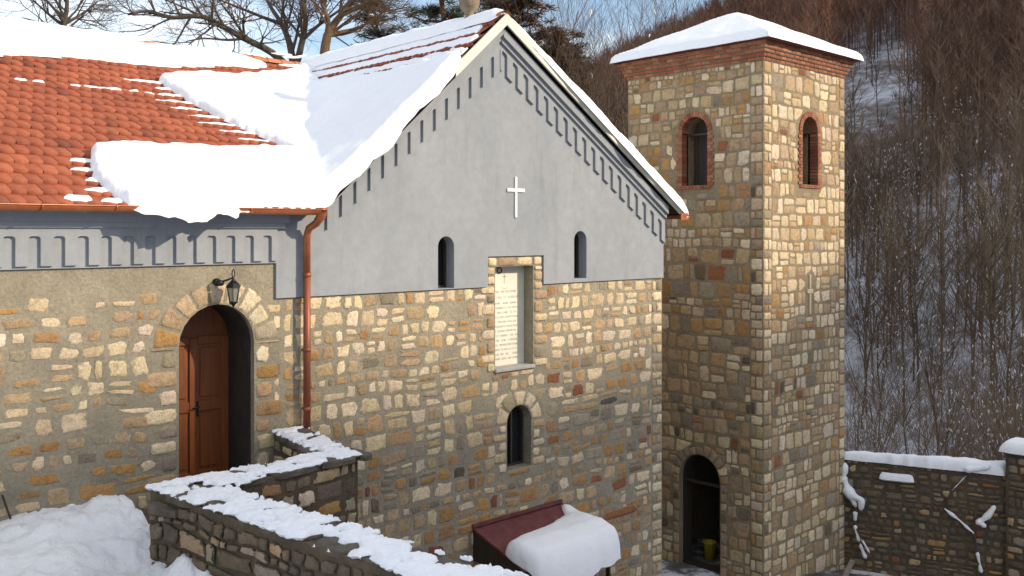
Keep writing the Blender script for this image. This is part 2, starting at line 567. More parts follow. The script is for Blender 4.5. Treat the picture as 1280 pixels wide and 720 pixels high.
# unseen hill on the sun's side, its crest shaped to put the courtyard in shade
def shade_hill():
    mb = MB(); sx, sy = math.sin(SUN_AZ), -math.cos(SUN_AZ); px, py = math.cos(SUN_AZ), math.sin(SUN_AZ)
    te = math.tan(SUN_EL)
    prof = [(-260, 80), (-60, 86.5), (-12, 85.6), (-9, 84.6), (-5.7, 84.0), (-3, 82.6), (0, 81.3), (3.3, 80.3), (6.8, 79.9), (10, 79.9), (16, 80.5), (60, 92), (150, 104), (320, 90)]
    ss = [-260, -200, -150, -110, -80, -60, -45, -32, -24] + [-18 + k * 1.2 for k in range(36)] + [30, 40, 60, 85, 115, 150, 190, 240, 320]
    rows = [(55, 0), (80, .12), (110, .36), (140, .66), (160, .85), (172, .95), (180, 1), (190, .95), (230, .7), (330, 0)]
    vs = []; fs = []
    for s in ss:
        for (a, b), (c, d) in zip(prof, prof[1:]):
            if a <= s <= c: h = b + (d - b) * (s - a) / (c - a)
        h += .55 * noise.noise(Vector((s * .35, 2, 0))) + .25 * noise.noise(Vector((s * 1.1, 9, 0)))
        for (L, k) in rows:
            n0 = noise.noise(Vector((s * .05, L * .05, 1))) * 4 * (1 if k < .99 else 0)
            vs.append((11 + sx * L + px * s, sy * L + py * s, -12 + (h + 12) * k + (n0 - 3 if k < .99 else 0)))
    n = len(rows)
    for i in range(len(ss) - 1):
        for k in range(n - 1):
            fs.append((i * n + k, i * n + k + 1, (i + 1) * n + k + 1, (i + 1) * n + k))
    mb.add(vs, fs, 0, None, True)
    tag(mb.build('hill', M['hill']), kind='structure')


shade_hill()

# ------------------------------------------------------------------ CHURCH
XA = 10.88; ZA = 3.71; SL = .896; SR = .65; XR = 15.47; XL = -2.0
OV = -.25                                    # front edge of the transept roof
def zN(y): return .34 + .5 * (y + .3)        # nave slope facing the camera
def zT(x): return ZA - SL * (XA - x)         # transept slope, left
def zRr(x): return ZA - SR * (x - XA)        # transept slope, right
def outer(x): return zT(x) if x < XA else zRr(x)
def soff(x): return outer(x) - .20

church = thing('church', (8, 0, -8.45), 'stone church with grey plastered gable, snowy red tile roof and brown arched door', 'church')
front = lambda u, v, w: (u, w, v)            # (x, z, depth): w<0 comes out of the wall
rng = random.Random(5)

DOOR = (5.22, 6.30, -3.62, -.98)
WINL = (9.54, 9.88, -.925, -.07); WINR = (12.78, 13.12, -.87, .02); WINB = (11.11, 11.70, -4.17, -3.06)
NICHE = (10.83, 11.75, -2.37, -.60)
ZB = -9.4

mb = MB()
o = [(XL, ZB), (XR, ZB), (XR, -.94), (11.98, -.94), (11.98, -.42), (10.63, -.42), (10.63, -.94), (6.62, -.94), (6.62, -.44), (XL, -.44)]
rect = lambda a: [(a[0], a[2]), (a[1], a[2]), (a[1], a[3]), (a[0], a[3])]
mb.plate(o, [arch_poly(*DOOR), arch_poly(*WINB), rect(NICHE)], front, 0, .8, 0)

def inside_front(u, v):
    if in_arch(u, v, *DOOR, .30) or in_arch(u, v, *WINB, .22): return False
    if 10.62 < u < 12.0 and v > -2.45: return False
    if u < 6.62 and v > -.46: return False
    if u >= 6.62 and v > -.955: return False
    return True

def w_front(u, v):
    if u < 6.6:
        return (4.6, 3.2, 1.1, .0, .4, 0) if v > -2.4 else (2.4, 3.6, 2.2, .0, .8, 0)
    lo = sstep(-2.2, -4.0, v)
    return (5.5 - 3.6 * lo, 2.8, .8 + 1.3 * lo, .10 + .3 * lo, .6 + .7 * lo, .02 + .1 * lo)

def skip_front(u, v):
    k = .05 if u > 6.9 else .10
    if u < 6.7 and v > -1.0: k += .85 * sstep(-1.1, -.75, v)
    return k

rubble(mb, front, XL, 6.75, -4.3, -.44, random.Random(11), rows=(.16, .33), wid=(.8, 2.1), gap=(.010, .030), warp=.07, h=(.004, .014),
       weights=w_front, skip=skip_front, inside=inside_front, power=.45, jit=.13, seed=2.0)
rubble(mb, front, 6.75, XR - .34, -8.4, -.945, random.Random(23), rows=(.15, .30), wid=(.7, 1.9), gap=(.005, .017), warp=.06, h=(.004, .015),
       weights=w_front, skip=skip_front, inside=inside_front, power=.42, jit=.12, seed=6.0)
# quoins on the right corner
v = -8.4; k = 0
while v < -.98:
    h = rng.uniform(.15, .26); h = min(h, -.95 - v); w = (.34, .2)[k % 2]
    block(mb, front, XR - w, XR - .004, v, v + h, rng, pick(rng, (5, 2, 0, 0, 1, 0)), .02, .012)
    if w < .3: block(mb, front, XR - .34, XR - w, v, v + h, rng, pick(rng, (2, 2, .5, .2, 2, 0)), .016, .014, .06, .5)
    v += h; k += 1
# door arch and jambs
cream = lambda r: pick(r, (6, 1.4, .1, 0, .5, 0))
warm = lambda r: pick(r, (4, 3, .6, 0, .5, 0))
voussoirs(mb, front, 5.76, -1.52, .547, .88, 9, rng, warm, .022)
for side in (0, 1):
    v = -3.6; k = side
    while v < -1.55:
        h = min(rng.uniform(.17, .28), -1.52 - v); w = (.28, .44)[k % 2] * rng.uniform(.85, 1.1)
        a, b = (5.21 - w, 5.216) if side == 0 else (6.304, 6.304 + w)
        if v > -3.4 or side: block(mb, front, a, b, v, v + h, rng, warm(rng), .02, .016, .05, .42)
        v += h; k += 1
# lower window
voussoirs(mb, front, 11.405, -3.355, .298, .58, 5, rng, cream, .024, gap=.05)
for side in (0, 1):
    v = -4.2; k = side
    while v < -3.38:
        h = min(rng.uniform(.14, .2), -3.36 - v); w = (.2, .34)[k % 2]
        a, b = (11.1 - w, 11.1) if side == 0 else (11.715, 11.715 + w)
        block(mb, front, a, b, v, v + h, rng, cream(rng), .022, .012, .03, .4); v += h; k += 1
block(mb, front, 11.12, 11.69, -4.28, -4.18, rng, OCHRE[0], .02, .006)
# niche surround
for side in (0, 1):
    v = -2.42; k = side
    while v < -.66:
        h = min(rng.uniform(.15, .24), -.6 - v)
        w = (.2, .34)[k % 2] if v < -1.05 else .2
        a, b = (NICHE[0] - .005 - w, NICHE[0] - .005) if side == 0 else (NICHE[1] + .005, NICHE[1] + .005 + w + .03)
        block(mb, front, a, b, v, v + h, rng, cream(rng), .026, .01, .025, .35); v += h; k += 1
u = 10.645
for w in (.22, .46, .4, .24):
    block(mb, front, u, u + w, -.6, -.43, rng, cream(rng), .028, .008, .02, .3); u += w
# rust-red slabs low on the gable
block(mb, front, 13.55, 14.75, -5.62, -5.42, rng, RUST[1], .028, .01, .05, .5)
block(mb, front, 12.55, 13.25, -5.62, -5.36, rng, RUST[0], .028, .01, .06, .5)
mb.build('stone_wall', M['church'], church)

# the other outer walls (plain rubble) and floor slab keep the inside dark
mb = MB()
mb.box(XR - .7, XR - .001, .805, 12.5, ZB, .25, 0)
mb.box(XL, XL + .7, .805, 13, ZB, .2, 0)
mb.box(XL + .705, XR - .705, 12.0, 12.5, ZB, .2, 0)
def side_f(u, v, w): return (XR - w, u, v)
rubble(mb, side_f, .01, 12.4, -8.4, .2, random.Random(8), rows=(.2, .34), gap=(.02, .035), weights=w_front, seed=3.0)
mb.build('side_wall', M['church'], church)

# plaster: gable field and nave band, standing 4 cm proud of the stone
mb = MB()
pts = [(XL, -.44), (6.62, -.44), (6.62, -.94), (10.63, -.94), (10.63, -.42), (11.98, -.42), (11.98, -.94), (XR, -.94), (XR, soff(XR) - .01),
       (XA, soff(XA) - .01), (7.35, soff(7.35) - .01), (7.2, .30), (XL, .30)]
mb.plate(pts, [arch_poly(*WINL), arch_poly(*WINR)], front, -.04, .5, 0)
mb.build('plaster_gable', M['plaster'], church)

# friezes: comb of hanging teeth + two stepped fillets
def comb(mb, ua, ub, per, phase, top, gaptop, toothbot, y0, y1):
    """top/gaptop/toothbot: functions of u giving heights"""
    lo = []
    k = math.floor((ua - phase) / per)
    u = phase + k * per
    while u < ub:
        # tooth [u, u+.52 per], gap [u+.52per, u+per]; sharp left side of the next tooth throws the shadow line
        a, b, c = u, u + .52 * per, u + per
        a_, b_, c_ = max(a, ua), min(max(b, ua), ub), min(c, ub)
        if b_ > a_: lo += [(a_, toothbot(a_)), (b_, toothbot(b_))]
        if c_ > max(b_, ua) + .01 and b < ub:
            r = min(.03, (c_ - b_) * .3)
            lo += [(b_, gaptop(b_) - r), (b_ + r * .3, gaptop(b_ + r * .3) - r * .35), (b_ + r, gaptop(b_ + r)),
                   (c_ - r, gaptop(c_ - r)), (c_ - r * .3, gaptop(c_ - r * .3) - r * .35), (c_, gaptop(c_) - r)]
        u += per
    out = []
    for q in lo:
        if not out or (abs(q[0] - out[-1][0]) + abs(q[1] - out[-1][1])) > 1e-5: out.append(q)
    poly = out + [(ub, top(ub)), (ua, top(ua))]
    mb.plate(poly, [], front, y0, y1, 0)

mb = MB()
P = .254
sl = lambda d: (lambda u: soff(u) - d)
gR = lambda u: 3.17 - .66 * (u - XA)
gL = lambda u: 3.14 - .795 * (XA - u)
comb(mb, XA + .0005, XR + .0, P, 12.82, sl(.015), gR, lambda u: gR(u) - .37, -.082, -.038)
comb(mb, 7.36, XA - .0005, P, 7.43, sl(.015), gL, lambda u: gL(u) - .37, -.082, -.038)
for (dd, yy) in ((.25, -.125), (.16, -.175)):
    mb.plate([(XA, soff(XA) - dd), (XR, soff(XR) - dd), (XR, soff(XR) - .012), (XA, soff(XA) - .012)], [], front, yy, -.06, 0)
for (dd, yy) in ((.13, -.12), (.07, -.17)):
    mb.plate([(7.36, soff(7.36) - dd * .4), (XA - .001, soff(XA) - dd * 1.6), (XA - .001, soff(XA) - .012), (7.36, soff(7.36) - .012)], [], front, yy, -.06, 0)
comb(mb, XL, 6.62, .275, 3.227, lambda u: .29, lambda u: -.05, lambda u: -.405, -.082, -.038)
mb.box(XL, 6.72, -.12, -.06, .055, .295)
mb.box(XL, 6.76, -.175, -.115, .13, .292)
mb.build('frieze', M['plaster'], church)

# barge boards (cream) on both rakes and soffit
mb = MB()
mb.plate([(9.75, outer(9.75) - .17), (XA, ZA - .17), (XA, ZA + .03), (9.75, outer(9.75) + .03)], [], front, OV, OV + .035)
mb.plate([(XA, ZA - .16), (XR + .42, outer(XR + .42) - .16), (XR + .42, outer(XR + .42) + .0), (XA, ZA + .03)], [], front, OV - .003, OV + .032)
mb.build('barge_board', M['cream'], church)

# roof structure: tiles on decks
def tile_rows(mb, org, U, S, N, nu, ns, tw, exposure, keep, rng):
    """org corner, U across, S up the slope, N normal"""
    for j in range(ns):
        for i in range(nu):
            p0 = org + U * ((i + .5 * (j % 2)) * tw) + S * (j * exposure)
            c = p0 + U * (tw / 2) + S * (exposure / 2)
            if not keep(c): continue
            base = rng.choice([(.29, .072, .031), (.32, .080, .034), (.27, .066, .029), (.35, .094, .040), (.30, .076, .033)])
            k = rng.uniform(.86, 1.08) * (rng.uniform(.55, .8) if rng.random() < .05 else 1); cc = (base[0] * k, base[1] * k, base[2] * k, 1)
            dh = rng.uniform(-.004, .004); ds = rng.uniform(-.008, .008)
            vs = []; n = 6
            for (s, hh, lip) in ((0, .012, 1), (0, .060, 1), (exposure * 1.12, .012, 0)):
                for a in range(n + 1):
                    q = a / n; arch = 1 - (2 * q - 1) ** 2
                    vs.append(p0 + U * (q * tw * .985) + S * (s + ds - lip * .03 * arch) + N * (hh + dh + (.013 * arch if hh > .02 else 0)))
            fs = []
            for r in range(2):
                for a in range(n): fs.append((r * (n + 1) + a, r * (n + 1) + a + 1, (r + 1) * (n + 1) + a + 1, (r + 1) * (n + 1) + a))
            mb.add(vs, fs, 0, cc, True)

mb = MB()
an = math.atan(.5); S = Vector((0, math.cos(an), math.sin(an))); Nn = Vector((0, -math.sin(an), math.cos(an)))
tile_rows(mb, Vector((XL, -.36, zN(-.36) - .02)), Vector((1, 0, 0)), S, Nn, 78, 24, .17, .311, lambda c: zT(c.x) < zN(c.y) + .06 and c.y < 6.35, random.Random(1))
at_ = math.atan(SL); S2 = Vector((math.cos(at_), 0, math.sin(at_))); N2 = Vector((-math.sin(at_), 0, math.cos(at_)))
tile_rows(mb, Vector((7.0, 12.6, zT(7.0) - .02)), Vector((0, -1, 0)), S2, N2, 76, 17, .17, .311, lambda c: zN(c.y) < zT(c.x) + .06 and c.x < XA + .1 and c.y > -.14, random.Random(2))
ar = math.atan(SR); S3 = Vector((-math.cos(ar), 0, math.sin(ar))); N3 = Vector((math.sin(ar), 0, math.cos(ar)))
x0 = XR + .42
tile_rows(mb, Vector((x0, OV + .03, zRr(x0) - .05)), Vector((0, 1, 0)), S3, N3, 76, 20, .17, .311, lambda c: c.x > XA - .05, random.Random(3))
# decks
d = .03
def sheet(q, t=.05):
    a = [Vector(p) for p in q]; b = [p - Vector((0, 0, t)) for p in a]
    mb.add(a + b, [(0, 1, 2, 3), (7, 6, 5, 4), (0, 4, 5, 1), (1, 5, 6, 2), (2, 6, 7, 3), (3, 7, 4, 0)], 1)
sheet([(XL, -.3, zN(-.3) - d), (XA - .1, -.3, zN(-.3) - d), (XA - .1, 6.3, zN(6.3) - d), (XL, 6.3, zN(6.3) - d)]) if False else None
mb.add([(XL, -.3, zN(-.3) - d), (7.2, -.3, zN(-.3) - d), (XA - .05, 6.3, zN(6.3) - d), (XL, 6.3, zN(6.3) - d)], [(0, 1, 2, 3)], 1)
mb.add([(XL, 6.3, zN(6.3) - d), (XA, 6.3, zN(6.3) - d), (XA, 13, .3), (XL, 13, .3)], [(0, 1, 2, 3)], 1)
sheet([(7.1, OV + .04, zT(7.1) - d), (XA, OV + .04, ZA - d), (XA, 12.6, ZA - d), (7.1, 12.6, zT(7.1) - d)])
sheet([(XA, OV + .04, ZA - d - .03), (x0, OV + .04, zRr(x0) - d - .03), (x0, 12.6, zRr(x0) - d - .03), (XA, 12.6, ZA - d - .03)])
# back gable
mb.plate([(7.2, .2), (XA, ZA - .1), (XR, .5), (XR, .2)], [], front, 12.45, 12.52, 1)
roof = mb.build('roof', [M['tile'], M['darkwood']], church)
# ridge tiles
mb = MB(); rg = random.Random(4)
x = XL
while x < XA - .25:
    k = rg.uniform(.85, 1.15); c = (.44 * k, .16 * k, .07 * k, 1)
    vs = []; fs = []
    for i, (xx, rr) in enumerate(((x, .115), (x + .36, .10))):
        for a in range(9):
            t = math.pi * a / 8; vs.append((xx, 6.3 + rr * 1.1 * math.cos(t), zN(6.3) + .0 + rr * math.sin(t)))
    for a in range(8): fs.append((a, a + 1, 10 + a, 9 + a))
    mb.add(vs, fs, 0, c, True); x += .33
y = OV + .02
while y < 12.4:
    k = rg.uniform(.85, 1.15); c = (.42 * k, .13 * k, .055 * k, 1)
    vs = []; fs = []
    for (yy, rr) in ((y, .11), (y + .36, .10)):
        for a in range(9):
            t = math.pi * a / 8; vs.append((XA + rr * 1.1 * math.cos(t), yy, ZA - .02 + rr * math.sin(t)))
    for a in range(8): fs.append((a, a + 1, 10 + a, 9 + a))
    mb.add(vs, fs, 0, c, True); y += .33
mb.build('ridge_tile', M['tile'], roof)
mb = MB()   # grey sheet flashing where the two ridges meet
mb.add([(10.62, 6.1, 3.62), (10.95, 6.1, 3.83), (10.95, 6.5, 3.83), (10.62, 6.5, 3.62), (10.62, 6.06, 3.45), (10.95, 6.06, 3.7)], [(0, 1, 2, 3), (4, 5, 1, 0)], 0)
mb.build('flashing', M['sheet'], roof)
# stone knob on the transept ridge
mb = MB()
prof = [(.10, 3.72), (.10, 3.80), (.07, 3.86), (.09, 3.93), (.15, 3.98), (.185, 4.07), (.19, 4.15), (.16, 4.25), (.09, 4.33), (.0, 4.36)]
mb.lathe(XA, .75, prof, 18)
mb.build('finial', M['stonework'], church)

# copper gutter, brackets, downpipe
mb = MB()
def half_gutter(mb, ax, c0, c1, a, z, r=.072):
    """ax 'x': runs along x at y=a; 'y': runs along y at x=a"""
    n = 10; vs = []; fs = []
    for t in (c0, c1):
        for rr in (r, r - .006):
            for k in range(n + 1):
                g = math.pi * k / n + math.pi
                o_, h_ = rr * math.cos(g), rr * math.sin(g)
                vs.append((t, a + o_, z + h_) if ax == 'x' else (a + o_, t, z + h_))
    m_ = n + 1
    for k in range(n):
        fs.append((k, k + 1, 2 * m_ + k + 1, 2 * m_ + k)); fs.append((m_ + k, 3 * m_ + k, 3 * m_ + k + 1, m_ + k + 1))
    fs.append((0, 2 * m_, 3 * m_, m_)); fs.append((n, m_ + n, 3 * m_ + n, 2 * m_ + n))
    fs.append(tuple(range(m_))); fs.append(tuple(2 * m_ + k for k in range(m_)))
    mb.add(vs, fs, 0, None, True)
GY, GZ = -.415, .315
half_gutter(mb, 'x', XL, 7.16, GY, GZ, .076)
mb.tube([(XL, GY - .076, GZ), (7.16, GY - .076, GZ)], .010, 6)
for gx in (3.40, 4.24, 5.1, 6.0, 2.5, 1.6):
    n = 9
    pts = [(gx, GY + .085 * math.cos(math.pi + math.pi * k / n), GZ + .01 + .085 * math.sin(math.pi + math.pi * k / n)) for k in range(n + 1)]
    mb.tube(pts, .011, 6)
gut = mb.build('gutter', M['copper'], church)
mb = MB()
half_gutter(mb, 'y', OV - .05, 12.4, XR + .46, zRr(XR + .42) - .10, .085)
mb.box(XR + .26, XR + .50, OV - .045, OV - .02, zRr(XR + .42) - .20, zRr(XR + .42) - .06)
mb.build('gutter', M['copper'], church)
mb = MB()
PX, PY = 7.06, -.13
mb.tube([(7.12, GY, GZ - .0), (7.12, GY, GZ - .09), (7.10, -.32, GZ - .19), (PX, PY - .06, GZ - .26), (PX, PY, GZ - .36), (PX, PY, -.6)], [.075, .066, .056, .054, .052, .052], 14)
mb.lathe(7.12, GY, [(.085, GZ + .0), (.085, GZ + .03), (.078, GZ - .07), (.064, GZ - .1)], 16)
mb.build('downpipe_elbow', M['copper'], church)
mb = MB()
mb.tube([(PX, PY, -.58), (PX, PY, -2.95)], .052, 14)
for z in (-.62, -1.7, -2.55):
    mb.lathe(PX, PY, [(.050, z - .03), (.060, z - .025), (.060, z + .025), (.050, z + .03)], 14)
    mb.box(PX - .012, PX + .012, PY + .04, .01, z - .01, z + .01)
mb.build('downpipe', M['copper_dull'], church)

# door
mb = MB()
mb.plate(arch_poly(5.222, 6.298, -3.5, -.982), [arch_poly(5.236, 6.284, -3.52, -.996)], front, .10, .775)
mb.build('dark_reveal_shell', simple('reveal_shade', (.022, .018, .013), (.045, .038, .028), 5, .9, 0, .4, 20), church)  # thin shell whose near-black colour paints in the reveal's shade
mb = MB()
DX0, DX1, DZ0, DZ1 = DOOR; DY = .78
dp = arch_poly(DX0 - .02, DX1 + .02, DZ0, DZ1 + .02)
mb.plate(dp, [], front, DY, DY + .05)
door = mb.build('door', M['wood'], church)
mb = MB()
# stiles, rails and raised panels
for (a, b) in ((DX0, DX0 + .12), (5.70, 5.82), (DX1 - .12, DX1)):
    mb.bbox(a, b, DY - .03, DY - .002, DZ0, -1.5, .008)
for (z0, z1) in ((DZ0, DZ0 + .22), (-2.55, -2.40), (-1.60, -1.48)):
    for (a, b) in ((DX0 + .121, 5.699), (5.821, DX1 - .121)): mb.bbox(a, b, DY - .03, DY - .002, z0, z1, .008)
for (z0, z1) in ((DZ0 + .27, -2.6), (-2.35, -1.65)):
    for (a, b) in ((DX0 + .16, 5.66), (5.86, DX1 - .16)): mb.bbox(a, b, DY - .022, DY - .004, z0, z1, .02)
mb.build('panel', M['wood'], door)
mb = MB()
mb.bbox(5.80, 5.83, DY - .045, DY - .031, -2.62, -2.40, .005)
mb.tube([(5.815, DY - .04, -2.48), (5.815, DY - .09, -2.48), (5.72, DY - .09, -2.485)], .011, 8)
mb.build('handle', M['iron'], door)
mb = MB(); mb.box(DX0 - .02, DX1 + .02, -.12, .9, DZ0 - .12, DZ0 + .02); mb.build('doorstep', M['sill'], church)

# windows
def window(w, depth, bars):
    fr = MB()
    u0, u1, v0, v1 = w
    a = arch_poly(u0 - .01, u1 + .01, v0 - .01, v1 + .01); b = arch_poly(u0 + .035, u1 - .035, v0 + .04, v1 - .035)
    fr.plate(a, [b], front, depth, depth + .05)
    c = (u0 + u1) / 2
    if bars: fr.box(c - .018, c + .018, depth + .005, depth + .045, v0 + .041, v1 - .036)
    f = fr.build('window', M['darkwood'], church)
    g = MB(); g.plate(arch_poly(u0 - .005, u1 + .005, v0 - .005, v1 + .005), [], front, depth + .055, depth + .065)
    g.build('pane', M['glass'], f)
    return f
window(WINL, .16, False); window(WINR, .16, False); window(WINB, .2, True)

# inscribed tablet in its niche
mb = MB()
mb.box(NICHE[0] - .01, NICHE[1] + .01, .24, .30, NICHE[2], NICHE[3] + .01)
plaque = mb.build('memorial_tablet', M['marble'], church)
mb = MB(); rg = random.Random(77)
def stroke(x, z, w, h): mb.box(x, x + w, .2365, .2395, z, z + h)
cx = 11.27
stroke(cx - .012, -.92, .024, .17); stroke(cx - .05, -.80, .1, .02)
for k in range(10): stroke(cx - .09 + .02 * k * .9, -.99 - .02 * math.sin(k / 9 * math.pi), .012, .012)
z = -1.08; n = 0
while z > -2.27:
    big = n < 2
    ch = .044 if big else .034; wch = .034 if big else .026
    half = .33 if n % 4 else .26
    x = cx - half
    while x < cx + half:
        if rg.random() < .85:
            t = .0055
            k = rg.randrange(6)
            stroke(x, z, t, ch)
            if k in (0, 1, 4): stroke(x + wch * .6, z, t, ch)
            if k in (1, 2, 5): stroke(x, z + ch - t, wch * .65, t)
            if k in (2, 3): stroke(x, z, wch * .6, t)
            if k in (0, 3): stroke(x, z + ch * .48, wch * .6, t)
        x += wch
    z -= .082 if not big else .1; n += 1
tag(mb.build('inscription', M['engraved'], plaque), kind='stuff')
mb = MB(); mb.bbox(NICHE[0] - .02, NICHE[1] + .02, -.05, .235, NICHE[2] - .06, NICHE[2] + .004, .01); mb.build('sill', M['sill'], plaque)
mb = MB()
pts = [(11.14 + .05 * math.cos(t), .225, -.68 + .05 * math.sin(t)) for t in [2 * math.pi * k / 14 for k in range(15)]]
mb.tube(pts, .009, 6); mb.build('ring', M['iron'], plaque)

# white cross on the gable
mb = MB()
mb.bbox(11.245, 11.305, -.065, -.042, .25, .97, .008)
mb.bbox(11.06, 11.243, -.0645, -.042, .70, .765, .008); mb.bbox(11.307, 11.49, -.0645, -.042, .70, .765, .008)
mb.build('cross', M['white'], church)

# ------------------------------------------------------------------ lantern over the door
lan = thing('wall_lantern', (5.82, -.0, -.85), 'black iron lantern with glass panes on a bracket above the arched door', 'lantern')
lx, ly = 5.87, -.24
mb = MB(); mb.lathe(0, 0, [(0, 0), (.055, 0), (.055, .02), (.03, .035), (0, .035)], 14)
mb.v = [(5.74 + x, -.005 - z, -.68 + y) for x, y, z in mb.v]
mb.tube([(5.74, -.03, -.68), (5.77, -.13, -.665), (5.82, -.20, -.64), (lx, ly, -.61), (lx, ly, -.66)], .013, 8)
pts = [(lx + .02 * math.cos(t), ly, -.56 + .055 * math.sin(t)) for t in [2 * math.pi * k / 12 for k in range(13)]]
mb.tube(pts, .007, 6)
mb.build('bracket', M['iron'], lan)
mb = MB(); mb.lathe(5.74, -.10, [(0, -.73), (.05, -.72), (.062, -.69), (.05, -.655), (0, -.64)], 12); mb.build('sensor_housing', M['iron'], lan)
mb = MB()
mb.lathe(lx, ly, [(.0, -.62), (.02, -.63), (.035, -.655), (.075, -.69), (.105, -.73), (.107, -.745), (.09, -.75)], 6, smooth=False)
for k in range(6):
    t = math.pi / 3 * k
    mb.tube([(lx + .088 * math.cos(t), ly + .088 * math.sin(t), -.745), (lx + .055 * math.cos(t), ly + .055 * math.sin(t), -.94)], .006, 5)
mb.lathe(lx, ly, [(.062, -.935), (.06, -.95), (.035, -.975), (.018, -.99), (.012, -1.01), (0, -1.02)], 6, smooth=False)
mb.build('lamp_cage', M['iron'], lan)
mb = MB(); mb.lathe(lx, ly, [(.083, -.75), (.052, -.935)], 6, smooth=False); mb.build('lamp_glass', M['lamp_glass'], lan)

# ------------------------------------------------------------------ snow bodies
def sdf(px, py, poly):
    P_ = np.array(poly, float); n = len(P_)
    best = np.full(px.shape, 1e9); ins = np.zeros(px.shape, bool)
    for i in range(n):
        a = P_[i]; b = P_[(i + 1) % n]; e = b - a
        t = np.clip(((px - a[0]) * e[0] + (py - a[1]) * e[1]) / (e @ e + 1e-12), 0, 1)
        best = np.minimum(best, np.hypot(px - a[0] - t * e[0], py - a[1] - t * e[1]))
        c = (a[1] > py) != (b[1] > py)
        with np.errstate(divide='ignore', invalid='ignore'):
            xi = (b[0] - a[0]) * (py - a[1]) / (b[1] - a[1]) + a[0]
        ins ^= c & (px < xi)
    return np.where(ins, best, -best)


def fbm(x, y, sc, seed, oct_=3):
    out = np.empty(x.shape)
    xf, yf = x.ravel(), y.ravel(); o_ = out.ravel()
    for i in range(len(xf)):
        s = 0; a = 1; f_ = sc
        for k in range(oct_):
            s += a * noise.noise(Vector((xf[i] * f_ + seed, yf[i] * f_ - seed, seed))); a *= .5; f_ *= 2.1
        o_[i] = s
    return o_.reshape(x.shape)


def slab(mb, poly, base, T, r, cell, edge_amp=.04, edge_sc=3.0, top_amp=.015, top_sc=2.0, seed=1.0, T_fn=None, under=.03, holes=0):
    P_ = np.array(poly, float)
    x0, y0 = P_.min(0) - 2 * cell - edge_amp; x1, y1 = P_.max(0) + 2 * cell + edge_amp
    nx = int((x1 - x0) / cell) + 2; ny = int((y1 - y0) / cell) + 2
    X, Y = np.meshgrid(x0 + cell * np.arange(nx), y0 + cell * np.arange(ny), indexing='ij')
    s = sdf(X, Y, poly)
    near = np.abs(s) < 6 * edge_amp + 4 * cell
    s = s + edge_amp * fbm(X, Y, edge_sc, seed) * near
    if holes:
        s = np.minimum(s, (holes - fbm(X, Y, 3.4, seed + 3, 4)) * .3)
    ins = s > 0
    # pull outside neighbours on to the rim
    X2 = X.copy(); Y2 = Y.copy(); acc = np.zeros(X.shape); ax = np.zeros(X.shape); ay = np.zeros(X.shape)
    for di in (-1, 0, 1):
        for dj in (-1, 0, 1):
            if di == dj == 0: continue
            si = np.roll(np.roll(s, -di, 0), -dj, 1)
            Xi = np.roll(np.roll(X, -di, 0), -dj, 1); Yi = np.roll(np.roll(Y, -di, 0), -dj, 1)
            m_ = (~ins) & (si > 0)
            t = np.where(m_, (-s) / (si - s + 1e-9), 0)
            ax += np.where(m_, X + (Xi - X) * t, 0); ay += np.where(m_, Y + (Yi - Y) * t, 0); acc += m_
    m_ = acc > 0
    X2[m_] = ax[m_] / acc[m_]; Y2[m_] = ay[m_] / acc[m_]
    use = ins | m_
    sc = np.clip(s, 0, None)
    Tm = T if T_fn is None else T_fn(X2, Y2)
    h = Tm * np.sqrt(np.clip(1 - (1 - np.clip(sc / r, 0, 1)) ** 2, 0, 1))
    h = h * (1 + 0 * h) + top_amp * fbm(X2, Y2, top_sc, seed + 5, 4) * np.clip(sc / r, 0, 1)
    B = base(X2, Y2)
    zt = B + np.where(ins, np.maximum(h, .004), 0); zb = B - np.where(ins, under * np.clip(sc / r, 0, 1), 0) - .001
    ids = -np.ones(X.shape, int); vs = []
    idb = ids.copy()
    for i in range(nx):
        for j in range(ny):
            if use[i, j]:
                ids[i, j] = len(vs); vs.append((X2[i, j], Y2[i, j], zt[i, j]))
                idb[i, j] = len(vs); vs.append((X2[i, j], Y2[i, j], zb[i, j]))
    fs = []
    for i in range(nx - 1):
        for j in range(ny - 1):
            q = [(i, j), (i + 1, j), (i + 1, j + 1), (i, j + 1)]
            if not any(ins[a] for a in q): continue
            q = [a for a in q if use[a]]
            if len(q) < 3: continue
            fs.append(tuple(ids[a] for a in q)); fs.append(tuple(idb[a] for a in reversed(q)))
    mb.add(vs, fs, 0, None, True)


def onN(x, y):
    d_ = ray(x, y); t = (.49 - 6.0) / (d_.z - .5 * d_.y)
    return (t * d_.x, -12 + t * d_.y)
def onT(x, y):
    d_ = ray(x, y); t = (ZA - SL * XA) / (d_.z - SL * d_.x)
    return (t * d_.x, -12 + t * d_.y)

def roof_base(X, Y):
    yn = np.maximum(Y, -.34); yt = Y
    n_ = .34 + .5 * (yn + .3); t_ = ZA - SL * (XA - X)
    dn = .9 * np.clip(-.34 - Y, 0, None) ** 1.2
    dt = .85 * np.clip(-.18 - Y, 0, None)
    a_, b_ = n_ - dn, t_ - dt; k_ = .13
    return np.maximum(a_, b_) + k_ * np.log1p(np.exp(-np.abs(a_ - b_) / k_)) + .03

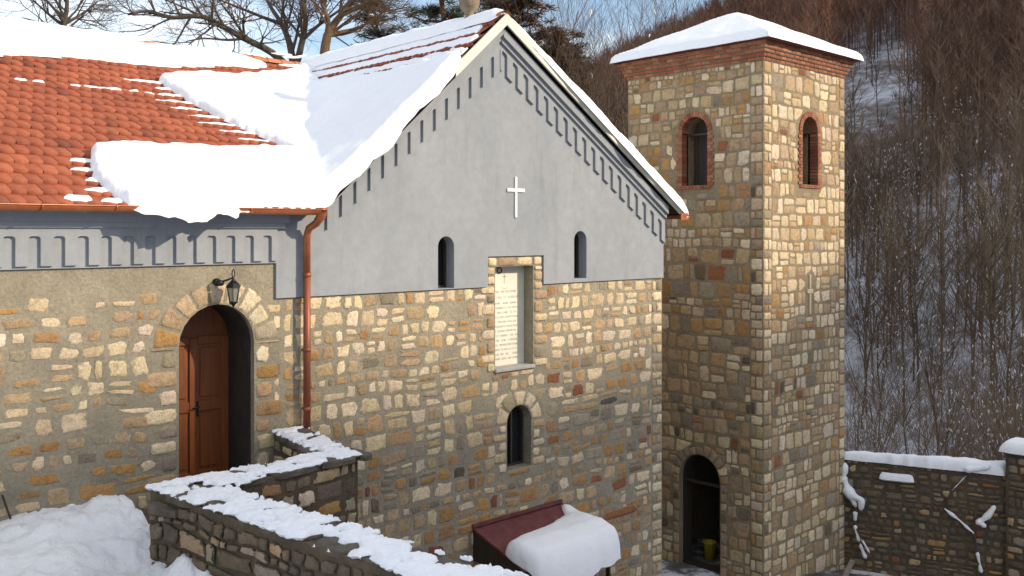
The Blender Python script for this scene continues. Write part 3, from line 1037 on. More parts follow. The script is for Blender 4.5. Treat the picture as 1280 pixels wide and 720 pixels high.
poly = [onN(195, 103), onN(230, 100), onN(300, 102), onN(345, 98), onN(383, 92),
        (9.95, 4.2), (9.85, 2.8), (9.82, 1.2), (9.86, .2), (9.90, -.22),
        (9.7, -.31), (9.3, -.35), (8.9, -.31), (8.6, -.34), (8.3, -.40), (8.05, -.33), (7.8, -.38), (7.5, -.36), (7.25, -.40), (6.9, -.40), (6.5, -.43), (6.2, -.42),
        (6.0, -.46), (5.85, -.50), (5.74, -.60), (5.66, -.53), (5.52, -.52), (5.40, -.58), (5.30, -.66), (5.2, -.64), (5.08, -.66), (4.95, -.58), (4.85, -.61), (4.7, -.54), (4.55, -.52), (4.4, -.43)]
poly += [onN(118, 232), onN(113, 213), onN(114, 196), onN(135, 190), onN(200, 192), onN(270, 195), onN(330, 195), onN(362, 194),
         onN(340, 180), onN(300, 163), onN(255, 141), onN(220, 120)]
mb = MB()
slab(mb, poly, roof_base, .19, .14, .045, .06, 3.4, .045, 1.5, 3.0, under=.02)
tag(mb.build('roof_snow', M['snow']), 'thick smooth snow slab filling the roof valley and hanging over the copper gutter', 'snow')
# upper band along the nave ridge
mb = MB()
pl = [(-1.9, 6.38), onN(-250, 20), onN(0, 27)]
pl = [(-1.9, 6.3), (-1.9, 4.1), onN(0, 73), onN(45, 72), onN(100, 76), onN(165, 82), onN(225, 87), onN(290, 85), onN(325, 88), onN(335, 84), onN(300, 73), onN(250, 64), (6.9, 6.2), (6.3, 6.3)]
slab(mb, pl, roof_base, .10, .14, .06, .05, 4.0, .02, 2.0, 9.0)
pl = [(-1.95, 6.12), (-1.95, 6.52), (6.6, 6.45), (7.4, 6.36), (7.3, 6.22), (6.4, 6.10)]
slab(mb, pl, lambda X, Y: 3.64 - .42 * np.abs(Y - 6.3) + .09, .10, .12, .06, .02, 3, .015, 2, 4.0)
tag(mb.build('roof_snow', M['snow']), 'long thin snow band along the ridge of the nave roof, at upper left', 'snow')
# transept ridge roll and strips lying on the tile courses
mb = MB()
pl = [(XA - .34, 6.4), (XA + .3, 6.4), (XA + .3, -.1), (XA + .1, -.2), (XA - .22, -.05), (XA - .30, 2)]
slab(mb, pl, lambda X, Y: np.minimum(ZA - SL * np.abs(XA - X) * .8 + .05, ZA + .06), .13, .2, .06, .04, 2.5, .03, 2, 2.2)
for k, (xa, w, ya, yb) in enumerate(((10.57, .2, .1, 5.7), (10.31, .19, -.05, 5.4), (10.045, .17, -.15, 5.0))):
    pl = [(xa - w / 2, yb), (xa + w / 2, yb), (xa + w / 2, ya), (xa - w / 2, ya)]
    slab(mb, pl, roof_base, .06, .06, .035, .035, 4, .01, 3, 11.0 + k)
tag(mb.build('roof_snow', M['snow']), 'snow roll on the gable ridge with thin strips along the tile courses below it', 'snow')
# right slope of the transept
mb = MB()
pl = [(XA + .12, -.24), (12.4, -.29), (13.2, -.33), (13.7, -.28), (14.2, -.36), (14.8, -.31), (15.5, -.35), (16.02, -.30), (16.05, 3), (16.05, 12.2), (XA + .12, 12.2)]
slab(mb, pl, lambda X, Y: ZA - SR * (X - XA) + .0 - .9 * np.clip(-.2 - Y, 0, None), .17, .12, .06, .03, 4, .04, 2.5, 14.0, under=.01, T_fn=lambda X, Y: np.interp(X, [XA, 12, 13.5, 16], [.13, .15, .2, .24]))
tag(mb.build('roof_snow', M['snow']), 'snow sheet on the right gable slope, seen as a white strip along the sloping edge', 'snow')
# slivers of snow caught on tile edges
mb = MB(); rg = random.Random(31)
def sliver(cx_, cy_, L, w, sd):
    pl = [(cx_ - L / 2, cy_), (cx_ - L * .2, cy_ + w * .6), (cx_ + L / 2, cy_ + w / 2), (cx_ + L / 2, cy_ - w / 2), (cx_ - L * .1, cy_ - w * .5)]
    slab(mb, pl, roof_base, .03, .04, .035, .03, 6, .004, 5, sd)
rowY = lambda j: -.36 + j * .311 * math.cos(an) + .05
for j in range(4, 19):
    y = rowY(j)
    xe = np.interp(y, [onN(355, 190)[1], onN(300, 163)[1], onN(255, 141)[1], onN(195, 103)[1]], [onN(355, 190)[0], onN(300, 163)[0], onN(255, 141)[0], onN(195, 103)[0]])
    if onN(355, 190)[1] < y < onN(195, 103)[1] + .1: sliver(xe - rg.uniform(.05, .3), y, rg.uniform(.5, 1.0), rg.uniform(.07, .11), j)
for j in range(0, 5): sliver(onN(112, 215)[0] - rg.uniform(.0, .1), rowY(j), rg.uniform(.25, .45), .12, 40 + j)
sliver(3.86, -.25, .35, .14, 50)
for k in range(9): sliver(onN(10 + k * 20, 84)[0], rowY(14) + rg.uniform(-.02, .05) + (k % 3) * .0, rg.uniform(.15, .4), .05, 60 + k)
for k in range(6): sliver(onN(330 + k * 9, 80)[0], onN(330 + k * 9, 72 + 4 * (k % 4))[1], rg.uniform(.3, .7), .09, 80 + k)
tag(mb.build('thin_snow', M['snow']), kind='stuff')

# ------------------------------------------------------------------ BELL TOWER
TX0, TX1, TY0, TY1 = 19.3, 23.2, 0.0, 4.1
TZ0, TZ1 = -9.4, 4.05
tower = thing('bell_tower', (21.25, 2.05, -8.45), 'tall square stone bell tower with brick cornice and arched openings right of the church', 'bell tower')
fT = lambda u, v, w: (TX0 + w, u, v)         # left face (u = y)
fF = lambda u, v, w: (u, TY0 + w, v)         # front face (u = x)
TWL = (1.55, 2.33, 1.16, 2.88); TWF = (21.03, 21.79, 1.18, 2.88); TAR = (1.20, 2.41, -8.6, -5.54)
mb = MB()
mb.plate([(TX0, TZ0), (TX1, TZ0), (TX1, TZ1), (TX0, TZ1)], [arch_poly(*TWF)], fF, 0, .5, 0)
mb.plate([(TY0 + .501, TZ0), (TY1 - .001, TZ0), (TY1 - .001, TZ1), (TY0 + .501, TZ1)], [arch_poly(*TWL), arch_poly(*TAR)], fT, 0, .5, 0)
mb.box(TX1 - .5, TX1, TY0 + .501, TY1 - .001, TZ0, TZ1, 0)
mb.box(TX0 + .501, TX1 - .501, TY1 - .5, TY1, TZ0, TZ1, 0)
mb.box(TX0 + .501, TX1 - .501, TY0 + .501, TY1 - .501, -.2, -.05, 0)
mb.box(TX0 + .501, TX1 - .501, TY0 + .501, TY1 - .501, 3.7, 3.9, 0)

def w_tl(u, v):
    if v > 1.2: return (2.6, 4.4, 1.1, .08, .15, 0)
    if -.3 < v <= 1.2: return (1.4, 3.0, 1.6, .1, .8, .3)
    if -2.4 < v <= -.3: return (.8, 2.8, 1.5, .12, 1.2, .7)
    if -4.9 < v < -4.2: return (.8, 2.2, .3, .2, 1.5, 1.4)
    return (1.6, 4.0, .3, .05, .8, .3)
def w_tf(u, v):
    if v > -2.0: return (5.5, 3, 1.2, .02, .2, 0)
    return (3.4, 3.4, .3, .10, .7, .1)
def in_tl(u, v): return not (in_arch(u, v, *TWL, .18) or in_arch(u, v, *TAR, .2))
def in_tf(u, v):
    if 21.2 < u < 21.62 and -2.12 < v < -1.02: return False
    return not in_arch(u, v, *TWF, .18)
kw = dict(rows=(.2, .42), wid=(.7, 1.5), gap=(.003, .013), warp=.06, h=(.005, .014), power=.34, jit=.08)
rubble(mb, fT, TY0 + .34, TY1 - .005, -8.45, TZ1 - .01, random.Random(41), weights=w_tl, inside=in_tl, seed=8.0, **kw)
rubble(mb, fF, TX0 + .34, TX1 - .3, -8.95, TZ1 - .01, random.Random(42), weights=w_tf, inside=in_tf, seed=12.0, **kw)
v = -8.95; k = 0; rng = random.Random(9)
while v < TZ1 - .03:
    h = min(rng.uniform(.17, .34), TZ1 - .01 - v); w = (.34, .2)[k % 2]; w2 = (.2, .34)[k % 2]
    cw = (4, 3, .2, 0, 1, 0)
    block(mb, fF, TX0 + .004, TX0 + w, v, v + h, rng, pick(rng, cw), .022, .007, .02, .25)
    if w < .3: block(mb, fF, TX0 + w, TX0 + .345, v, v + h, rng, pick(rng, w_tf(0, v)), .02, .008, .05, .4)
    block(mb, fT, TY0 + .004, TY0 + w2, v, v + h, rng, pick(rng, (2, 3, .2, 0, 1.4, .3)), .022, .007, .02, .25)
    if w2 < .3: block(mb, fT, TY0 + w2, TY0 + .345, v, v + h, rng, pick(rng, w_tl(0, v)), .02, .008, .05, .4)
    block(mb, fF, TX1 - .3, TX1 - .004, v, v + h, rng, pick(rng, (3, 3, .6, 0, 1, 0)), .022, .008, .03, .3)
    v += h; k += 1
voussoirs(mb, fT, 1.805, -6.145, .61, .85, 11, rng, lambda r: pick(r, (2, 4, .1, 0, 1.5, .3)), .02)
for side in (0, 1):
    v = -8.45; k = side
    while v < -6.2:
        h = min(rng.uniform(.2, .36), -6.15 - v); w = (.2, .2)[k % 2]
        a, b = (TAR[0] - w, TAR[0] - .01) if side == 0 else (TAR[1] + .01, TAR[1] + w)
        block(mb, fT, a, b, v, v + h, rng, pick(rng, (1.5, 4, .1, 0, 1.5, .3)), .02, .008, .03, .35); v += h; k += 1
twall = mb.build('stone_wall', M['tower'], tower)
# inlaid pale stone cross
mb = MB()
for (a, b, c, d_) in ((21.37, 21.45, -1.42, -1.06), (21.37, 21.45, -2.06, -1.54), (21.27, 21.55, -1.54, -1.42)):
    mb.bbox(a, b, -.035, .01, c + .003, d_ - .003, .012)
mb.build('stone_cross', simple('pale_stone', (.46, .39, .27), (.54, .46, .33), 6, .9, 0, .4, 30, .02), tower)

# bricks
def bcol(r):
    c = r.choice([(.30, .095, .045), (.35, .13, .065), (.26, .08, .042), (.38, .17, .09), (.31, .115, .06)]); k = r.uniform(.8, 1.12)
    return (c[0] * k, c[1] * k, c[2] * k, 1)
mb = MB(); rg = random.Random(15)
zc = TZ1 + .0; lev = [(0.03, .0), (.07, .088), (.11, .176), (.15, .264), (.19, .352)]
for (ov, dz) in lev:
    z0 = zc + dz; z1 = z0 + .074
    a0, a1, b0, b1 = TX0 - ov, TX1 + ov, TY0 - ov, TY1 + ov
    mb.box(a0 + .012, a1 - .012, b0 + .012, b1 - .012, z0 - .012, z1 + .002, 1)
    for (c0, c1, mk) in ((a0, a1, 'f'), (a0, a1, 'b'), (b0 + .115, b1 - .115, 'l'), (b0 + .115, b1 - .115, 'r')):
        u = c0; first = True
        while u < c1 - .02:
            w = rg.uniform(.2, .235) if not first or int(dz * 100) % 2 else .12
            first = False
            e = min(u + w, c1)
            if c1 - e < .07: e = c1
            j = rg.uniform(-.004, .004)
            if mk == 'f': mb.bbox(u, e - .012, b0 + j, b0 + .115, z0, z1, .006, 0, bcol(rg))
            elif mk == 'b': mb.bbox(u, e - .012, b1 - .115, b1 + j, z0, z1, .006, 0, bcol(rg))
            elif mk == 'l': mb.bbox(a0 + j, a0 + .115, u, e - .012, z0, z1, .006, 0, bcol(rg))
            else: mb.bbox(a1 - .115, a1 + j, u, e - .012, z0, z1, .006, 0, bcol(rg))
            u = e
mb.build('brick_cornice', [M['brick'], M['tower'][0]], tower)

def brick_ring(f, w, rg):
    u0, u1, v0, v1 = w; r = (u1 - u0) / 2; c = (u0 + u1) / 2; sp = v1 - r
    mb = MB()
    outl = arch_poly(u0 - .12, u1 + .12, v0 - .08, v1 + .12, 16)
    mb.plate(outl, [arch_poly(u0 + .0, u1 - .0, v0 + .0, v1 - .0, 16)], f, -.012, .25, 1)
    n = 17
    for k in range(n):
        t0 = math.pi * (k + .08) / n; t1 = math.pi * (k + .92) / n
        pl = [(c + q * math.cos(t), sp + q * math.sin(t)) for q, t in ((r - .004, t0), (r + .125, t0), (r + .125, t1), (r - .004, t1))]
        mb.plate(pl, [], f, -.026 - rg.uniform(0, .006), .2, 0, c=bcol(rg))
    v = v0 - .08; k = 0
    while v < sp - .02:
        e = min(v + .082, sp)
        for sd in (0, 1):
            L = (.10, .17)[(k + sd) % 2]
            a, b = (u0 - L, u0 + .004) if sd == 0 else (u1 - .004, u1 + L)
            if v >= v0 - .001 or True:
                mb.plate([(a, v), (b if v >= v0 - .005 else (b), v), (b, e - .012), (a, e - .012)], [], f, -.026 - rg.uniform(0, .006), .2, 0, c=bcol(rg))
        v = e; k += 1
    u = u0 + .006
    while u < u1 - .03:
        e = min(u + .11, u1 - .006); mb.plate([(u, v0 - .085), (e - .012, v0 - .085), (e - .012, v0 - .008), (u, v0 - .008)], [], f, -.03, .2, 0, c=bcol(rg)); u = e
    o_ = mb.build('window_surround', [M['brick'], M['tower'][0]], tower)
    # timber beam, and added dark boards standing in for the opening's unlit inside
    m2 = MB()
    m2.plate([(u0 - .05, sp - .06), (u1 + .05, sp - .06), (u1 + .05, sp - .0), (u0 - .05, sp - .0)], [], f, .27, .33)
    for k in range(5):
        a_ = u0 - .06 + k * (u1 - u0 + .12) / 5
        m2.plate([(a_, v0 - .1), (a_ + (u1 - u0 + .12) / 5 - .008, v0 - .1), (a_ + (u1 - u0 + .12) / 5 - .008, v1 + .1), (a_, v1 + .1)], [], f, .505 + .004 * (k % 2), .53)
    m2.build('timber_bar', M['darkwood'], o_)
rg = random.Random(16)
brick_ring(fT, TWL, rg); brick_ring(fF, TWF, rg)
# bar across the foot arch, door frame
mb = MB()
mb.plate([(TAR[0] - .02, -6.32), (TAR[1] + .02, -6.32), (TAR[1] + .02, -6.25), (TAR[0] - .02, -6.25)], [], fT, .20, .26)
mb.build('timber_bar', M['darkwood'], tower)
mb = MB(); mb.plate(arch_poly(TAR[0] + .003, TAR[1] - .003, -8.38, TAR[3] - .003), [arch_poly(TAR[0] + .02, TAR[1] - .02, -8.4, TAR[3] - .02)], fT, .14, .49); mb.build('dark_reveal_shell', M['darkwood'], tower)
# low pyramid roof of boards
EO = .32; EZ = TZ1 + .43; AZ = 5.72
mb = MB()
a = [(TX0 - EO, TY0 - EO, EZ), (TX1 + EO, TY0 - EO, EZ), (TX1 + EO, TY1 + EO, EZ), (TX0 - EO, TY1 + EO, EZ)]
mb.add(a + [(21.25, 2.05, AZ)], [(0, 1, 4), (1, 2, 4), (2, 3, 4), (3, 0, 4), (3, 2, 1, 0)], 0)
mb.build('roof', simple('roof_tin', (.13, .035, .025), (.20, .05, .035), 5, .6), tower)
mb = MB(); mb.tube([(21.25, 2.05, AZ - .1), (21.25, 2.05, AZ + .9)], .022, 8); mb.build('finial_rod', M['iron'], tower)
mb = MB()
e = EO + .05
pl = [(TX0 - e, TY0 - e), (TX1 + e, TY0 - e), (TX1 + e, TY1 + e), (TX0 - e, TY1 + e)]
def pyr(X, Y):
    q = np.maximum(np.abs(X - 21.25) / (1.95 + EO), np.abs(Y - 2.05) / (2.05 + EO))
    dd = np.sqrt((q * .97) ** 2 + .0045)
    return EZ + (AZ - EZ) * (1 - dd) - .0
slab(mb, pl, pyr,   .17, .16, .075, .035, 2.5, .028, 1.2, 21.0, under=.02)
tag(mb.build('roof_snow', M['snow']), 'snow cap covering the low pyramid roof of the bell tower', 'snow')

# yellow bucket in the tower's doorway, plank at the tower's foot
bk = thing('bucket', (20.15, 2.1, -8.42), 'yellow plastic bucket standing in the dark doorway of the tower', 'bucket')
mb = MB(); mb.lathe(20.15, 2.1, [(0, -8.40), (.13, -8.40), (.165, -7.98), (.18, -7.97), (.18, -7.95), (.155, -7.96), (.125, -8.36), (0, -8.36)], 18); mb.build('pail', M['yellow'], bk)
mb = MB(); mb.tube([(20.15, 2.1 + .17 * math.cos(t), -7.97 - .12 * math.sin(t)) for t in [math.pi * k / 10 for k in range(11)]], .006, 6); mb.build('handle', M['iron'], bk)
mb = MB()
def bar(p, q, w, h):
    p, q = Vector(p), Vector(q); d_ = (q - p).normalized(); s_ = d_.cross(Vector((0, 0, 1))).normalized() * (w / 2); t_ = s_.cross(d_).normalized() * (h / 2)
    vs = [b + i + j for b in (p, q) for (i, j) in ((s_, t_), (-s_, t_), (-s_, -t_), (s_, -t_))]
    mb.add(vs, [(0, 1, 2, 3), (7, 6, 5, 4), (0, 4, 5, 1), (1, 5, 6, 2), (2, 6, 7, 3), (3, 7, 4, 0)], 0)
bar((21.2, -.95, -8.52), (22.75, -.45, -8.42), .12, .045)
tag(mb.build('plank', M['plank']), 'weathered wooden plank propped on the ground at the foot of the tower', 'plank')

# ------------------------------------------------------------------ UPPER TERRACE and its stone parapet
def terr_up(x, y):
    z = -3.57
    z += 2.05 * sstep(-6.5, -11.0, y) * sstep(4.2, 2.2, x)
    z += .30 * math.exp(-((x - 4.3) / .95) ** 2 - ((y + .35) / .7) ** 2) + .17 * math.exp(-((x - 2.9) / 1.1) ** 2 - ((y + .9) / .9) ** 2)
    z += .12 * math.exp(-((x - 3.3) / .5) ** 2 - ((y + .2) / .5) ** 2)
    z += .20 * math.exp(-((x - 4.2) / .24) ** 2 - ((y + 2.5) / .3) ** 2) + .16 * math.exp(-((x - 4.4) / .4) ** 2 - ((y + 3.6) / .7) ** 2)
    z -= .16 * math.exp(-((x - 3.7) / .5) ** 2 - ((y + 2.4) / .9) ** 2)
    k = 1.0
    z += .10 * noise.noise(Vector((x * 1.7, y * 1.7, 0))) + .085 * noise.noise(Vector((x * 4.3, y * 4.3, 2))) + .045 * noise.noise(Vector((x * 9.7, y * 9.7, 4))) + .022 * noise.noise(Vector((x * 21, y * 21, 6)))
    return z
wallx = lambda y: 4.42 + (-1.9 - y) * .1275      # centre line of the parapet A-E
mb = MB(); vs = []; fs = []
ys = list(np.arange(-14.0, -5.0, .25)) + list(np.arange(-5.0, .001, .05))
NXs = 150
for y in ys:
    xr = wallx(min(y, -1.9))
    for i in range(NXs + 1):
        t = i / NXs
        x = -14 + (xr + 14) * (1 - (1 - t) ** 2.4)
        z = terr_up(x, y)
        vs.append((x, y, z))
for j in range(len(ys) - 1):
    for i in range(NXs):
        b = j * (NXs + 1) + i; fs.append((b, b + 1, b + NXs + 2, b + NXs + 1))
mb.add(vs, fs, 0, None, True)
tag(mb.build('snow_terrace', M['trod']), kind='structure')
mb = MB(); mb.box(4.4, 6.75, -1.9, -.001, -3.9, -3.55); tag(mb.build('landing', M['cap_stone']), kind='structure')

par = thing('parapet_wall', (4.42, -1.9, -8.45), 'low L-shaped rubble parapet with snow on top, in front of the arched door', 'stone wall')
WT = -2.86
mb = MB()
hw = .27
A = Vector((4.42, -1.9)); E_ = Vector((wallx(-14), -14)); C_ = Vector((6.62, -1.92)); D_ = Vector((6.86, -.004))
d1 = (E_ - A).normalized(); n1 = Vector((d1.y, -d1.x))           # n1 points to -x (left)
def prism(q, z0, z1, mi=0):
    vs = [(p[0], p[1], z0) for p in q] + [(p[0], p[1], z1) for p in q]; n = len(q)
    mb.add(vs, [tuple(reversed(range(n))), tuple(n + i for i in range(n))] + [(i, (i + 1) % n, n + (i + 1) % n, n + i) for i in range(n)], mi)
aL = A + n1 * hw; eL = E_ + n1 * hw; aR = A - n1 * hw; eR = E_ - n1 * hw
prism([aL + Vector((-.0, .22)), eL, eR, aR + Vector((0, .22))], ZB, WT)
prism([(aR.x + .002, -2.19), (6.70, -1.97), (6.70, -1.66), (aR.x + .002, -1.66)], ZB, WT - .002)
prism([(6.33, -1.658), (6.702, -1.658), (7.10, -.004), (6.60, -.004)], ZB, WT - .001)
rg = random.Random(51)
Lw = (eL - aL).length
fa = lambda u, v, w: (aL.x + d1.x * u + n1.x * (-w), aL.y + d1.y * u + n1.y * (-w), v)
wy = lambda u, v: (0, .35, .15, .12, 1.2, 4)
kw2 = dict(rows=(.09, .24), wid=(.9, 2.8), gap=(.004, .02), warp=.07, h=(.006, .03), power=.42, jit=.13, skip=lambda u, v: .05)
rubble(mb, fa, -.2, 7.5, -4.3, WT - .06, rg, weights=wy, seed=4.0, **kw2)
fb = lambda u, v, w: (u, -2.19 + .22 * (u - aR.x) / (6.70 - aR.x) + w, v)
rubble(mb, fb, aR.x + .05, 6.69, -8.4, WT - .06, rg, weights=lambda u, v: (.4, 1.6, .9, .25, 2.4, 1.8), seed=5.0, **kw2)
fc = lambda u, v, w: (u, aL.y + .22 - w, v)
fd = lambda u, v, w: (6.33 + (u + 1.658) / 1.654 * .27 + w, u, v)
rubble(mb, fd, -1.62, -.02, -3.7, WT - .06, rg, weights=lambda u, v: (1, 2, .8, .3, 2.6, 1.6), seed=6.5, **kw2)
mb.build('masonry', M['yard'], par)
# flat coping stones
mb = MB(); rg = random.Random(52)
def slab_stone(c, ax, L, Wd, z0, t):
    ax = Vector(ax).normalized(); nn = Vector((-ax.y, ax.x)); pl = []
    for k in range(10):
        a_ = 2 * math.pi * k / 10
        ca = math.copysign(abs(math.cos(a_)) ** .5, math.cos(a_)); sa = math.copysign(abs(math.sin(a_)) ** .5, math.sin(a_))
        r_ = rg.uniform(.9, 1.03); pl.append(c + ax * (ca * L / 2 * r_) + nn * (sa * Wd / 2 * r_))
    tz = [rg.uniform(-.012, .012) for _ in pl]
    vs = [(p.x, p.y, z0) for p in pl] + [(p.x, p.y, z0 + t * .8 + q) for p, q in zip(pl, tz)] + [(c.x + (p.x - c.x) * .95, c.y + (p.y - c.y) * .95, z0 + t + q) for p, q in zip(pl, tz)]
    n = len(pl)
    mb.add(vs, [tuple(reversed(range(n)))] + [(k * n + i, k * n + (i + 1) % n, (k + 1) * n + (i + 1) % n, (k + 1) * n + i) for k in range(2) for i in range(n)] + [tuple(2 * n + i for i in range(n))], 0)
for (p0, p1) in ((A, E_), (Vector((4.9, -1.93)), Vector((6.66, -1.82))), (Vector((6.53, -1.6)), Vector((6.84, -.05)))):
    dd = (p1 - p0); L = dd.length; dd.normalize(); s = 0.0
    while s < L:
        l = min(rg.uniform(.35, .7), max(L - s, .2)); slab_stone(p0 + dd * (s + l / 2) + Vector((-dd.y, dd.x)) * rg.uniform(-.03, .03), dd, l * .99, .53 * rg.uniform(.95, 1.08), WT - rg.uniform(.03, .045), .07); s += l
slab_stone(Vector((4.22, -2.1)), (.3, -1), .5, .35, WT - .16, .07)
mb.build('coping', M['cap_stone'], par)
mb = MB()
pl = [aL + Vector((-.02, .24)), aL + d1 * 3 + n1 * .04, aL + d1 * 9 + n1 * .02, aR + d1 * 9, aR + d1 * 3 - n1 * .05, aR + d1 * .5 - n1 * .03, Vector((5.2, -2.19)), Vector((6.0, -2.10)), Vector((6.72, -2.0)), Vector((6.74, -1.6)), Vector((7.11, -.03)), Vector((6.58, -.03)), Vector((6.33, -1.6)), Vector((5.4, -1.62)), Vector((4.6, -1.63))]
slab(mb, [(p.x, p.y) for p in pl], lambda X, Y: WT + .035 + 0 * X, .038, .05, .024, .07, 11.0, .024, 13.0, 33.0, holes=.2)
tag(mb.build('wall_snow', M['snow']), 'crumbly strip of snow along the top of the low parapet before the door', 'snow')

# stick leaning on the wall at far left
mb = MB(); mb.tube([(3.10, -.03, -3.05), (3.22, -.12, -3.5)], .012, 6)
tag(mb.build('stick', M['darkwood']), 'thin dark stick leaning against the stone wall at far left above the snow', 'stick')

# ------------------------------------------------------------------ CANOPY over the cellar entrance
cn = thing('entrance_canopy', (11.42, -.6, -8.45), 'small dark red sheet metal canopy on the church wall under the lowest arched window', 'canopy')
CX0, CX1, CD = 10.3, 12.45, 1.28
cz = lambda y: -5.0 + .30 * y                   # y negative outwards
mb = MB()
nseg = 20
vs = []; fs = []
for k in range(nseg + 1):
    x = CX0 + (CX1 - CX0) * k / nseg
    hgt = .012 if k % 5 == 0 else 0
    for (y, dz) in ((-.005, 0), (-CD, 0), (-CD, -.035), (-.005, -.035)): vs.append((x, y, cz(y) + dz + (hgt if dz == 0 else 0)))
for k in range(nseg):
    b = k * 4
    for q in range(4): fs.append((b + q, b + 4 + q, b + 4 + (q + 1) % 4, b + (q + 1) % 4))
fs.append((0, 1, 2, 3)); fs.append(tuple(nseg * 4 + i for i in (3, 2, 1, 0)))
mb.add(vs, fs, 0)
mb.box(CX0 - .01, CX1 + .01, -.05, -.006, -4.985, -4.93)
mb.build('sheet_roof', M['red_sheet'], cn)
mb = MB()
for x in (CX0 + .02, CX1 - .06):
    mb.plate([(-.01, -5.06), (-CD + .05, cz(-CD) - .045), (-CD + .05, cz(-CD) - .14), (-.01, -5.55)], [], lambda u, v, w: (x + w, u, v), 0, .04)
    mb.box(x, x + .04, -CD + .04, -CD + .12, -8.45, cz(-CD) - .142)
mb.box(CX0 + .07, CX1 - .07, -CD + .02, -CD + .06, cz(-CD) - .13, cz(-CD) - .04)
mb.build('side_frame', M['darkwood'], cn)
mb = MB()
mb.box(CX0 + .25, CX1 - .25, -.02, -.006, -8.45, -5.6); mb.build('cellar_door', M['darkwood'], cn)
mb = MB()
pl = [(10.42, -.72), (10.75, -.64), (11.2, -.60), (11.7, -.52), (12.15, -.38), (12.38, -.10), (12.50, -.20), (12.55, -.7), (12.53, -1.35), (12.35, -1.54), (11.6, -1.6), (10.8, -1.58), (10.42, -1.5), (10.28, -1.2), (10.30, -.85)]
def can_base(X, Y): return -5.0 + .30 * np.maximum(Y, -1.33) + .012 - 1.5 * np.clip(-1.33 - Y, 0, None) ** 1.2
slab(mb, pl, can_base, .23, .2, .04, .03, 3, .02, 2, 44.0, T_fn=lambda X, Y: .10 + .19 * np.clip((-.45 - Y) / .6, 0, 1))
tag(mb.build('canopy_snow', M['snow']), 'thick pillow of snow sliding off the red metal canopy', 'snow')

# ------------------------------------------------------------------ COURTYARD WALL on the right with pillar
cw = thing('courtyard_wall', (23.9, -1.6, -8.45), 'dark mossy rubble courtyard wall right of the tower, topped with smooth snow', 'stone wall')
F0 = Vector((23.25, .1)); F1 = Vector((24.66, -3.75)); dd = (F1 - F0).normalized(); nn = Vector((dd.y, -dd.x))
if nn.dot(Vector((-24, -12)) - F0) < 0: nn = -nn                # towards the camera
WZ = -5.98
mb = MB()
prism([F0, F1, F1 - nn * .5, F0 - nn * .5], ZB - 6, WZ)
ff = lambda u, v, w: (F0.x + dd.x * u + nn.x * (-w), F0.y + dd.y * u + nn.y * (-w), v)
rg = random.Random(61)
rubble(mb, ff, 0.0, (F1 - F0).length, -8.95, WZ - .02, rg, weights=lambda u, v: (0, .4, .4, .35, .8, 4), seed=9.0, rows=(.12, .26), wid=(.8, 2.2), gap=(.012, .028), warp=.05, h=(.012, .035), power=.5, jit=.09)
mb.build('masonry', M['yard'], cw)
pil = thing('gate_pillar', (24.75, -4.0, -8.45), 'dark stone gate pillar with a thick snow cap at the right edge', 'pillar')
mb = MB()
prism([(24.42, -4.3), (25.05, -4.3), (25.05, -3.55), (24.42, -3.55)], ZB - 6, -5.42)
fp = lambda u, v, w: (24.42 + w, u, v)
fp2 = lambda u, v, w: (u, -4.3 + w, v)
for f_, a, b in ((fp, -4.29, -3.56), (fp2, 24.43, 25.04)):
    rubble(mb, f_, a, b, -8.95, -5.45, rg, rows=(.16, .3), weights=lambda u, v: (.05, .5, .3, .2, 1.2, 4), gap=(.01, .02), h=(.015, .04), seed=3.3)
mb.build('masonry', M['yard'], pil)
mb = MB(); mb.bbox(24.36, 25.11, -4.36, -3.49, -5.418, -5.35, .015); mb.build('cap', M['cap_stone'], pil)
mb = MB()
slab(mb, [(24.27, -4.45), (25.2, -4.45), (25.2, -3.4), (24.27, -3.4)], lambda X, Y: -5.345 - .10 * np.clip(np.maximum(np.abs(X - 24.73), np.abs(Y + 3.93)) - .34, 0, 1), .27, .26, .045, .03, 2, .02, 2, 71.0)
tag(mb.build('pillar_snow', M['snow']), 'rounded cushion of snow on the gate pillar at the right edge', 'snow')
mb = MB()
q0 = F0 + dd * .0; 
pl = [q0 + nn * .07, q0 + nn * .11 + dd * .5, q0 + nn * .03 + dd * 1.1, q0 + nn * .10 + dd * 1.9, q0 + nn * .05 + dd * 2.6, F1 + nn * .09 - dd * .3, F1 - dd * .15 - nn * .5, q0 - nn * .55]
slab(mb, [(p.x, p.y) for p in pl], lambda X, Y: WZ + .0 * X, .2, .13, .04, .05, 3.2, .05, 2.2, 73.0, T_fn=lambda X, Y: .20 + .07 * np.sin(X * 3.1 + Y * 2))
tag(mb.build('wall_snow', M['snow']), 'smooth rounded snow along the top of the courtyard wall right of the tower', 'snow')
mb = MB()      # lump resting on a projecting stone
pc = F0 + dd * 1.35 + nn * .1
blk = MB()
slab(mb, [(pc.x - dd.x * .42 + nn.x * .12, pc.y - dd.y * .42 + nn.y * .12), (pc.x + dd.x * .42 + nn.x * .12, pc.y + dd.y * .42 + nn.y * .12), (pc.x + dd.x * .42 - nn.x * .12, pc.y + dd.y * .42 - nn.y * .12), (pc.x - dd.x * .42 - nn.x * .12, pc.y - dd.y * .42 - nn.y * .12)],
     lambda X, Y: -6.36 + 0 * X, .16, .1, .035, .03, 4, .01, 3, 75.0, under=.05)
tag(mb.build('snow_lump', M['snow']), 'small oblong lump of snow on a ledge in the face of the courtyard wall', 'snow')

